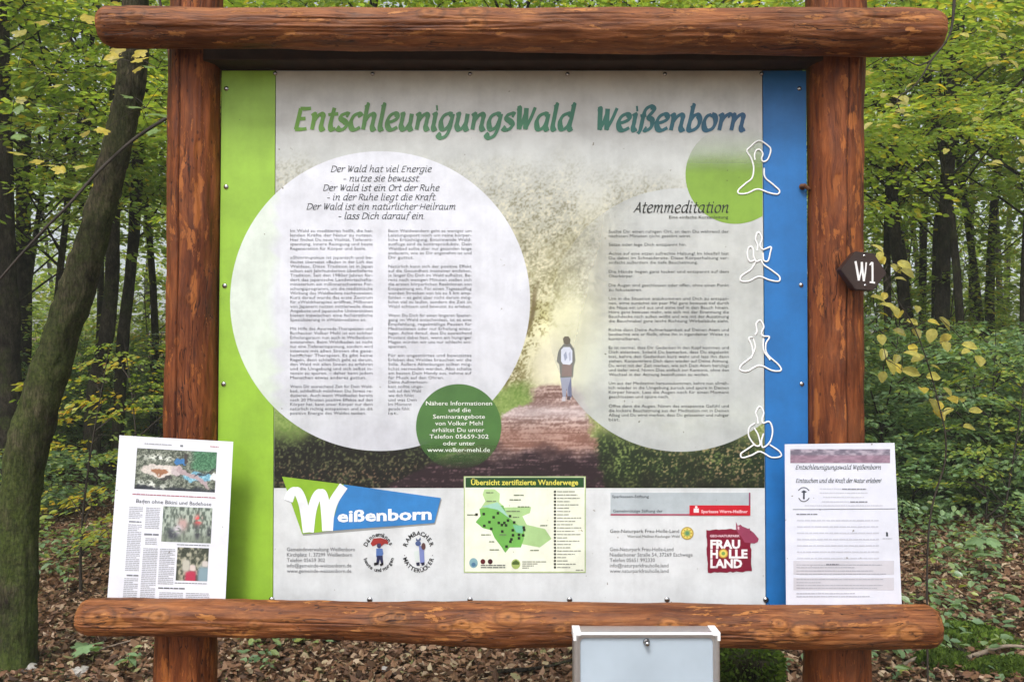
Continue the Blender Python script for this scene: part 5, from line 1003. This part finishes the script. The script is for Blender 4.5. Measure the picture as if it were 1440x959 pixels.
# the wood goes on behind the photographer and across the clearing
for k in range(15):
    a_ = R(rs.uniform(95, 265)); d = rs.uniform(17, 24); place(P_T[rs.randrange(4)], d * math.sin(a_), -3 + d * math.cos(a_) , 'beech on the far side of the clearing behind the viewer', 'beeches behind the viewer', rs.uniform(.8, 1.1))
# saplings and shrubs
for k in range(84):
    sd = rs.choice((-1, 1)); azm = sd * rs.uniform(20, 44); d = rs.uniform(11, 27); x = d * math.tan(R(azm)); y = CAM[1] + d
    side = 'left' if x < 0 else 'right'; place(P_S[rs.choice((0, 0, 1, 1, 2))], x, y, f'young beech sapling in the undergrowth {side} of the board', f'saplings {side} of the board', rs.uniform(.7, 1.15))
for k in range(66):
    sd = 1 if k % 3 else -1; azm = sd * rs.uniform(22, 38); d = rs.uniform(8.3, 12) if sd > 0 else rs.uniform(9.5, 16); x = d * math.tan(R(azm)); y = CAM[1] + d
    side = 'left' if x < 0 else 'right'; place(P_S[3], x, y, f'bushy blue green sapling in the undergrowth {side} of the board', f'bushy saplings {side} of the board', rs.uniform(.5, .95))
for k in range(24):
    azm = rs.uniform(-19, 19); d = rs.uniform(9, 24); x = d * math.tan(R(azm)); y = CAM[1] + d
    place(P_S[rs.randrange(2)], x, y, 'young beech sapling hidden in the wood behind the board', 'saplings behind the board', rs.uniform(.8, 1.2))
for k in range(120):
    sd = rs.choice((-1, 1, 1)); azm = sd * rs.uniform(23, 44); d = (7.0 if sd < 0 else 7.5) + 14 * rs.random(); x = d * math.tan(R(azm)); y = CAM[1] + d
    side = 'left' if x < 0 else 'right'; place(P_U[1 if d < 10 else rs.randrange(2)], x, y, f'low leafy shrub on the forest floor {side} of the board', f'low shrubs {side} of the board', rs.uniform(.7, 1.2))
for lab, px, d, pi, sc_ in (('yellow leaved beech sapling beside the left post above the newspaper page', 185, 6.2, 2, .72), ('small bluish green sapling left of the newspaper page', 120, 5.6, 0, .45), ('bushy sapling at the right edge behind the yellow leaved stems', 1405, 7.2, 1, .55)):
    x, y = pos(px, d); place(P_S[pi], x, y, lab, None, sc_)

# the nearest of each kind can be pointed out: name them by their rank from the viewer
ORD = ['nearest', 'second nearest', 'third nearest', 'fourth nearest', 'fifth nearest', 'sixth nearest', 'seventh nearest', 'eighth nearest', 'ninth nearest', 'tenth nearest']
byg = {}
for o in bpy.data.objects:
    if o.parent is None and o.get('group') and 'behind' not in o['group']: byg.setdefault(o['group'], []).append(o)
for g_, L_ in byg.items():
    vis = [o for o in L_ if 24.0 < abs(math.degrees(math.atan2(o.location.x, o.location.y - CAM[1]))) < 34.5]; vis.sort(key=lambda o: o.location.y)
    for o, w_ in zip(vis, ORD): o['label'] = w_ + ' ' + o['label']

# far-off wood closing the view
r_ = np.random.default_rng(5); n = 95000; d = r_.uniform(29, 50, n); azm = r_.uniform(-1.35, 1.35, n); x = d * np.sin(azm) * 1.12; y = CAM[1] + d * np.cos(azm) + 4 * np.abs(np.cos(azm)); z = gh(x, np.minimum(y, 75)) + r_.random(n) ** 1.1 * 12
cl = fbm(x * .35, z * .45 + y * .2, 3); keep = cl > .43; P = np.stack([x, y, z], 1)[keep]; n = len(P)
D = r_.normal(0, 1, (n, 3)); D[:, 2] *= .4; Nn = r_.normal(0, .6, (n, 3)); Nn[:, 2] += .8; V, Fq = leaf_arrays(P, D, Nn, r_.uniform(.25, .5, n), False)
tag(mk('far_woodland', V, Fq, M_LEAF_F), 'hazy green mass of foliage at the far end of the wood', 'woodland', None, 'stuff')

# ------------------------------------------------------------------ near plants with leaves one can tell apart
def beech_leaf_mesh(name, mat, maple=False):
    if maple:
        out = []; lob = [(0, 1.0), (12, .78), (20, .82), (30, .60), (44, .93), (56, .80), (64, .84), (80, .55), (98, .72), (118, .60), (150, .42)]
        for a_, r0 in lob: out.append((R(a_), r0))
        ang = out + [(-a_, r0) for a_, r0 in out[:0:-1]]; V = [(.35, 0, 0)]
        for a_, r0 in ang: V.append((.35 + .65 * r0 * math.cos(a_), .65 * r0 * math.sin(a_), -.10 * r0 + .04 * math.cos(3 * a_)))
        Fc = [(0, i, i + 1) for i in range(1, len(V) - 1)] + [(0, len(V) - 1, 1)]
    else:
        xs = [0, .12, .3, .5, .7, .87, 1]; ws = [0, .16, .27, .31, .26, .14, 0]; V = []; 
        for x, w_ in zip(xs, ws): V += [(x, w_, .13 * w_ / .3 - .22 * x * x + .03 * math.sin(x * 19)), (x, 0, -.22 * x * x), (x, -w_, .10 * w_ / .3 - .22 * x * x - .03 * math.sin(x * 17 + 1))]
        Fc = []
        for i in range(6): a_ = 3 * i; Fc += [(a_, a_ + 3, a_ + 4, a_ + 1), (a_ + 1, a_ + 4, a_ + 5, a_ + 2)]
    me = bpy.data.meshes.new(name); me.from_pydata(V, [], Fc); me.materials.append(mat); me.validate(); return me
for m_ in (M_LF_YEL, M_LF_GRN, M_LF_YG):
    t_ = m_.node_tree; b_ = t_.nodes['Principled BSDF']; tc_ = N(t_, 'ShaderNodeTexCoord'); n_ = noise_node(t_, tc_.outputs['Object'], 3.5, 5, .7); rr2 = ramp(t_, [(.38, (.62, .60, .45)), (.55, (1, 1, 1)), (.72, (1.1, .98, .8))]); t_.links.new(n_.outputs[0], rr2.inputs[0])
    src = b_.inputs['Base Color'].links[0].from_socket; t_.links.new(mixc(t_, 1.0, src, rr2.outputs[0], 'MULTIPLY'), b_.inputs['Base Color'])
LM = {(k, mp): beech_leaf_mesh('leaf', m_, mp) for k, m_ in (('y', M_LF_YEL), ('g', M_LF_GRN), ('x', M_LF_YG)) for mp in (False, True)}
def leaf_rot(rl, face=.7): return (Matrix.Rotation(rl.uniform(face - .55, face + .35), 3, 'X') @ Matrix.Rotation(rl.uniform(-.35, .35), 3, 'Y') @ Matrix.Rotation(rl.uniform(-2.9, .2), 3, 'Z')).to_euler()
def leafy(root, stem_pts, stem_r, leaves, Y, size, maple, jit=.25, seed=1):
    rl = random.Random(seed); V, Fc = tube_vf(catmull(stem_pts, 8), np.linspace(stem_r, stem_r * .35, len(catmull(stem_pts, 8))), 7); mk('stem', V, Fc, M_TWIG, root, smooth=True)
    S = catmull(stem_pts, 8); mb_ = MB(); r_t = .0018
    for (px, py, k) in leaves:
        p = at(px, py, Y + rl.uniform(-jit, jit)); c = S[np.argmin(np.linalg.norm(S - p, axis=1))]; S = np.vstack([S, p])
        dr = p - c; ln = np.linalg.norm(dr) + 1e-6; mid = (p + c) / 2 + np.array([0, 0, .05 * ln]); V, Fc = tube_vf(catmull([c, mid, p], 4), np.linspace(r_t, .0009, 9), 4, False); mb_.add(V, Fc)
        o = bpy.data.objects.new('leaf', LM[(k, maple)]); COL.objects.link(o); o.parent = root; o.location = Vector(p) - root.location; s_ = size * rl.uniform(.75, 1.2); o.scale = (s_,) * 3
        o.rotation_euler = leaf_rot(rl)
    mb_.build('twigs', M_TWIG, root, smooth=True)['kind'] = 'stuff'
# hazel-like stems right of the post
Yh = 0.95; x, y = at(1300, 700, Yh)[0], Yh
hz = empty('hazel_sapling', (x, y, float(gh(x, y))), 'thin sapling with large yellow green leaves just right of the trail marker', 'sapling')
leafy(hz, [(x, y, float(gh(x, y)) - .05), at(1305, 760, Yh), at(1330, 640, Yh), at(1318, 560, Yh), at(1290, 470, Yh), at(1258, 415, Yh), at(1228, 350, Yh)], .0042,
  [(1224, 345, 'x'), (1240, 354, 'x'), (1252, 372, 'x'), (1266, 379, 'x'), (1244, 411, 'y'), (1224, 417, 'x'), (1252, 430, 'x'), (1267, 437, 'y'), (1283, 462, 'x'), (1304, 452, 'y'), (1320, 446, 'x'), (1246, 505, 'x'), (1262, 498, 'x'), (1268, 520, 'x'), (1308, 514, 'x'), (1296, 545, 'y'), (1318, 563, 'y'), (1334, 558, 'y'), (1350, 560, 'x'), (1312, 576, 'y'), (1354, 600, 'x'), (1242, 522, 'x'), (1280, 484, 'y'), (1364, 492, 'x'), (1255, 463, 'x'), (1235, 440, 'x'), (1238, 470, 'x'), (1328, 480, 'x'), (1290, 430, 'x'), (1232, 362, 'y'), (1258, 392, 'x'), (1236, 428, 'x'), (1275, 450, 'x'), (1312, 462, 'x'), (1336, 470, 'y'), (1256, 512, 'y'), (1300, 500, 'x'), (1302, 530, 'x'), (1326, 545, 'x'), (1340, 574, 'x'), (1362, 578, 'x'), (1306, 560, 'x'), (1270, 496, 'x'), (1242, 490, 'x'), (1374, 500, 'x'), (1352, 484, 'x'), (1262, 368, 'x')], Yh, .060, False, .16, 3)
# maple sapling behind the left post
Ym = 1.25; x, y = at(275, 700, Ym)[0], Ym
mp = empty('maple_sapling', (x, y, float(gh(x, y))), 'slender maple behind the left post with pale green and yellow lobed leaves', 'sapling')
leafy(mp, [(x, y, float(gh(x, y)) - .05), at(278, 620, Ym), at(272, 400, Ym), at(262, 200, Ym), at(235, 60, Ym), at(215, -60, Ym)], .014,
  [(205, 152, 'g'), (226, 160, 'g'), (222, 96, 'g'), (229, 118, 'g'), (190, 138, 'g'), (210, 182, 'g'), (168, 76, 'y'), (182, 86, 'y'), (201, 68, 'y'), (190, 96, 'y'), (176, 64, 'y'), (152, 86, 'x'), (160, 100, 'x'), (231, 82, 'g'), (120, 168, 'x'), (128, 185, 'y'), (112, 158, 'x'), (60, 224, 'y'), (75, 232, 'x'), (95, 238, 'y'), (108, 232, 'x'), (40, 218, 'x'), (20, 140, 'x'), (35, 150, 'g'), (50, 120, 'g'), (70, 105, 'x'), (88, 118, 'x'), (24, 96, 'g'), (98, 60, 'y'), (70, 30, 'y'), (40, 45, 'x'), (110, 22, 'y'), (150, 300 - 120, 'y'), (14, 190, 'g'), (60, 176, 'g')], Ym, .074, True, .35, 8)
br_pts = [at(262, 150, Ym), at(235, 166, Ym), at(190, 195, Ym - .1), at(140, 240, Ym - .2), at(95, 290, Ym - .3), at(60, 325, Ym - .35), at(15, 375, Ym - .4), at(-40, 440, Ym - .45)]
P = catmull(br_pts, 6); V, Fc = tube_vf(P, np.linspace(.0085, .004, len(P)), 7); mk('branch', V, Fc, M_TWIG, mp, smooth=True)['label'] = 'long bare branch hanging down to the left'
# bare twigs of the upper right
tw = empty('beech_branch', at(1345, -60, 1.6), 'thin dark twigs of an overhanging branch beside the right end of the top beam', 'branch')
mb = MB()
for pts, r0 in (([(1345, -60), (1342, 0), (1338, 40), (1330, 60)], .009), ([(1330, 60), (1310, 85), (1295, 110), (1282, 125)], .006), ([(1310, 85), (1290, 92), (1262, 78), (1240, 88)], .004), ([(1302, 98), (1314, 100), (1328, 102)], .0035), ([(1282, 125), (1262, 140), (1270, 165)], .004)):
    P = catmull([at(a_, b_, 1.6) for a_, b_ in pts], 6); V, Fc = tube_vf(P, np.linspace(r0, r0 * .5, len(P)), 6); mb.add(V, Fc)
mb.build('twigs', M_TWIG, tw, smooth=True)['kind'] = 'stuff'
rl = random.Random(77)
for k in range(46):
    px, py = rl.uniform(1222, 1440), rl.uniform(80, 235) if k % 3 else rl.uniform(0, 90)
    if py < 90 and px < 1336: px = rl.uniform(1338, 1440)
    p = at(px, py, 1.6 + rl.uniform(-.3, .6)); o = bpy.data.objects.new('leaf', LM[('x' if rl.random() < .8 else 'y', False)]); COL.objects.link(o); o.parent = tw; o.location = Vector(p) - tw.location; s_ = rl.uniform(.045, .07); o.scale = (s_,) * 3; o.rotation_euler = leaf_rot(rl, .6)

# ------------------------------------------------------------------ forest floor detail
def scatter(n, d0, d1, amin, amax, seed, pw=1.0):
    r_ = np.random.default_rng(seed); d = d0 + (d1 - d0) * r_.random(n) ** pw; a_ = r_.uniform(amin, amax, n); x = d * np.tan(np.radians(a_)); y = CAM[1] + d; return x, y, r_
def litter(name, n, d0, d1, seed, size, near, pw, lab, mask=None):
    x, y, r_ = scatter(n, d0, d1, -46, 46, seed, pw)
    if mask is not None: k = mask(x, y, r_); x, y = x[k], y[k]
    n = len(x); P = np.stack([x, y, gh(x, y) + r_.uniform(.0, .035, n)], 1); a_ = r_.uniform(0, 6.28, n); D = np.stack([np.cos(a_), np.sin(a_), r_.normal(0, .3, n)], 1); Nn = np.stack([r_.normal(0, .45, n), r_.normal(0, .45, n), np.ones(n)], 1)
    V, Fq = leaf_arrays(P, D, Nn, size * r_.uniform(.35, 1.3, n), near, r_.uniform(-5, 5, n)); tag(mk(name, V, Fq, M_LITTER), lab, 'dead leaves', None, 'stuff')
litter('leaf_litter', 150000, 2.3, 9.5, 61, .050, True, .9, 'carpet of brown dead beech leaves on the forest floor around the board')
litter('leaf_litter', 90000, 9, 30, 62, .075, False, .8, 'brown leaf carpet farther off between the trees')
# ground cover: seedlings in one mesh
x, y, r_ = scatter(14000, 3.8, 24, -45, 45, 71, .8); k = fbm(x * .7 + 3, y * .7, 3) > .44; x, y = x[k], y[k]; n = len(x); nl = 9
az = r_.uniform(0, 6.28, (n, nl)); rr = r_.uniform(.01, .10, (n, nl)); hh = r_.uniform(.04, .26, (n, 1)) * r_.uniform(.5, 1, (n, nl)); P = np.stack([x[:, None] + rr * np.cos(az), y[:, None] + rr * np.sin(az), gh(x, y)[:, None] + hh], -1).reshape(-1, 3)
D = np.stack([np.cos(az), np.sin(az), r_.normal(-.1, .3, az.shape)], -1).reshape(-1, 3); Nn = np.stack([r_.normal(0, .35, n * nl), r_.normal(0, .35, n * nl), np.ones(n * nl)], 1)
V, Fq = leaf_arrays(P, D, Nn, r_.uniform(.035, .075, n * nl), True); tag(mk('ground_cover', V, Fq, M_LEAF_B), 'green seedlings and low plants scattered through the dead leaves', 'ground cover', None, 'stuff')
# individual seedlings near the board
def seedling(px, py, h, nl, size, mat, seed, lab, grp=None):
    rl = random.Random(seed); d = 1.6 / math.tan(math.atan((py - CY) / F) - PITCH); x, y = (px - CX) / F * d, CAM[1] + d; z = float(gh(x, y)); root = empty('seedling', (x, y, z), lab, 'seedling', grp); V, Fc = tube_vf([(x, y, z - .02), (x + .01, y, z + h * .6), (x, y + .01, z + h)], [.003, .002, .001], 5); mk('stem', V, Fc, M_TWIG, root)
    for k in range(nl):
        o = bpy.data.objects.new('leaf', mat); COL.objects.link(o); o.parent = root; o.location = (rl.uniform(-.01, .01), rl.uniform(-.01, .01), h * rl.uniform(.45, 1)); s_ = size * rl.uniform(.7, 1.2); o.scale = (s_,) * 3; o.rotation_euler = (rl.uniform(-.3, .3), rl.uniform(-.3, .35), k * 2.4 + rl.uniform(-.4, .4))
M_LG2 = beech_leaf_mesh('leaf', M_LEAF_B); M_LG3 = beech_leaf_mesh('leaf', M_LEAF_B, True)
sd_ = [(130, 905, .12, 7, .09, True, 'lobed seedling under the left end of the lower beam'), (185, 925, .10, 6, .075, False, 'small seedling left of the foot of the left post'), (380, 925, .08, 5, .05, False, 'tiny seedling right of the foot of the left post'), (640, 950, .06, 5, .05, False, 'tiny green seedling in the dead leaves below the panel centre'), (530, 952, .05, 4, .045, False, 'tiny green seedling below the left half of the panel'),
       (1378, 800, .30, 8, .12, True, 'large leaved seedling in the leaves right of the event sheet'), (1310, 790, .28, 9, .07, False, 'seedling beside the right edge of the event sheet'), (1405, 850, .16, 7, .09, False, 'seedling at the right edge above the pale stick'), (1345, 850, .14, 9, .07, False, 'low seedling right of the lower beam end'), (100, 800, .22, 9, .07, False, 'seedling between the mossy tree and the newspaper page'), (90, 760, .25, 10, .07, False, 'taller seedling behind the one beside the mossy tree')]
for i, (px, py, h, nl, s_, mpl, lab) in enumerate(sd_): seedling(px, py + 25, h, nl, s_, M_LG3 if mpl else M_LG2, i, lab)
# sticks, stones, moss, stump
def gpt(px, py): d = 1.6 / math.tan(math.atan((py - CY) / F) - PITCH); x, y = (px - CX) / F * d, CAM[1] + d; return np.array([x, y, float(gh(x, y))])
def stick(pts, r0, lab, mat=M_STICK):
    W = [gpt(*p) + np.array([0, 0, .03 + r0]) for p in pts]; P = catmull(W, 6); rr = r0 * np.linspace(1, .55, len(P)) * (1 + .25 * (fbm(np.arange(len(P)) * .7, P[:, 0], 2) - .5)); V, Fc = tube_vf(P, rr, 8); V = V - W[0]
    o = mk('fallen_stick', V, Fc, mat, None, smooth=True); o.location = W[0]; tag(o, lab, 'stick')
stick([(1352, 944), (1375, 934), (1405, 926), (1438, 928)], .014, 'pale bent stick lying on the leaves in the lower right corner'); stick([(1262, 950), (1280, 940), (1300, 930)], .010, 'short pale stick below the right end of the lower beam')
stick([(1325, 915), (1350, 935), (1380, 955)], .016, 'dark rotting stick between moss patches in the lower right', M_BARK); stick([(1330, 888), (1370, 884), (1425, 895)], .007, 'thin twig on the leaves right of the lower beam end', M_BARK); stick([(110, 925), (150, 915), (190, 905)], .008, 'thin twig under the left end of the lower beam')
stick([(700, 957), (760, 948), (812, 936)], .012, 'dark twig behind the left side of the display case', M_BARK)
def blob(name, c, r3, mat, lab, cat, seed, amp=.35, sub=4):
    bm = bmesh.new(); bmesh.ops.create_icosphere(bm, subdivisions=sub, radius=1); V = np.array([v.co[:] for v in bm.verts]); k = 1 + amp * (fbm(V[:, 0] * 2 + seed, V[:, 1] * 2 + V[:, 2] * 1.3, 3) - .5) * 2; V = V * k[:, None] * np.array(r3); Fc = np.array([[v.index for v in f.verts] for f in bm.faces]); bm.free()
    o = mk(name, V, Fc, mat, None, smooth=True); o.location = c; return tag(o, lab, cat)
blob('stone', gpt(118, 948) + [0, 0, .02], (.06, .04, .03), M_STONE, 'pale stone in the lower left corner', 'stone', 2); blob('stone', gpt(543, 945) + [0, 0, .02], (.022, .02, .016), M_STONE, 'small white stone in the leaves below the panel', 'stone', 5); blob('stone', gpt(48, 938) + [0, 0, .015], (.05, .035, .03), M_STONE, 'grey stone at the foot of the mossy tree', 'stone', 9)
def moss(px, py, rx, ry, lab, seed):
    c = gpt(px, py); r_ = np.random.default_rng(seed); n = 2600; a_ = r_.uniform(0, 6.28, n); q = np.sqrt(r_.random(n)); x = rx * q * np.cos(a_); y = ry * q * np.sin(a_); z = .06 * (1 - q ** 2) * (.6 + .8 * vnoise(x * 14 + seed, y * 14)); P = np.stack([x, y, z + .01], 1)
    D = r_.normal(0, .5, (n, 3)); D[:, 2] += 1; V, Fq = leaf_arrays(P, D, r_.normal(0, 1, (n, 3)), r_.uniform(.015, .035, n), False); o = mk('moss_patch', V, Fq, M_LEAF_M, None); o.location = c; tag(o, lab, 'moss', None, 'stuff')
M_LEAF_M = leaf_mat('moss_fronds', [(0, (0.035, 0.07, 0.012)), (1, (0.13, 0.20, 0.03))], .2, .8, .1)
moss(1352, 905, .28, .22, 'bright green moss patch right of the lower beam end', 3); moss(1320, 940, .16, .10, 'small moss patch below the right end of the lower beam', 4); moss(1405, 955, .20, .08, 'moss patch under the pale bent stick', 5)
c = at(1052, 930, 1.1); st = empty('tree_stump', (c[0], c[1], float(gh(c[0], c[1]))), 'dark mossy stump behind the lower beam right of the display case', 'stump')
bm = bmesh.new(); A_ = np.linspace(0, 2 * np.pi, 40, endpoint=False); V = []; hs_ = np.linspace(-.05, .40, 14)
for h_ in hs_:
    rr = .115 + .07 * math.exp(-max(h_, 0) / .1) + .03 * (fbm(np.cos(A_) * 2 + 7, np.sin(A_) * 2 + h_ * 5, 3) - .5)
    V.append(np.stack([c[0] + rr * np.cos(A_), c[1] + rr * np.sin(A_), float(gh(c[0], c[1])) + h_ + 0 * A_], 1))
V = np.vstack(V); Fc = [(k * 40 + i, k * 40 + (i + 1) % 40, (k + 1) * 40 + (i + 1) % 40, (k + 1) * 40 + i) for k in range(13) for i in range(40)] + [tuple(range(13 * 40, 14 * 40))]
mk('wood', V, Fc, M_MBARK, st, smooth=True); bm.free()
r_ = np.random.default_rng(8); n = 5000; a_ = r_.uniform(0, 6.28, n); h_ = r_.uniform(0, .42, n); rr = .125 + .07 * np.exp(-h_ / .1) ; rr = np.where(h_ > .39, rr * np.sqrt(r_.random(n)), rr); P = np.stack([c[0] + rr * np.cos(a_), c[1] + rr * np.sin(a_), float(gh(c[0], c[1])) + h_], 1); D = np.stack([np.cos(a_), np.sin(a_), r_.normal(.2, .5, n)], 1)
V, Fq = leaf_arrays(P, D, r_.normal(0, 1, (n, 3)), r_.uniform(.012, .03, n), False); o = mk('moss', V, Fq, M_LEAF_M, st); o['kind'] = 'stuff'
hv = bpy.data.materials.new('thin_forest_haze'); hv.use_nodes = True; hn = hv.node_tree; hn.nodes.remove(hn.nodes['Principled BSDF'])
pv = hn.nodes.new('ShaderNodeVolumePrincipled'); pv.inputs['Color'].default_value = (0.93, 0.97, 0.90, 1); pv.inputs['Density'].default_value = 0.003
hn.links.new(pv.outputs[0], hn.nodes['Material Output'].inputs['Volume'])
tag(mk('haze', *box_vf((-130, -75, -3), (130, 85, 26)), hv), 'thin damp haze hanging in the wood', 'haze', None, 'stuff')
print('tris', sum(len(p.vertices) - 2 for m_ in bpy.data.meshes if m_.users for p in m_.polygons), 'objects', len(bpy.data.objects))
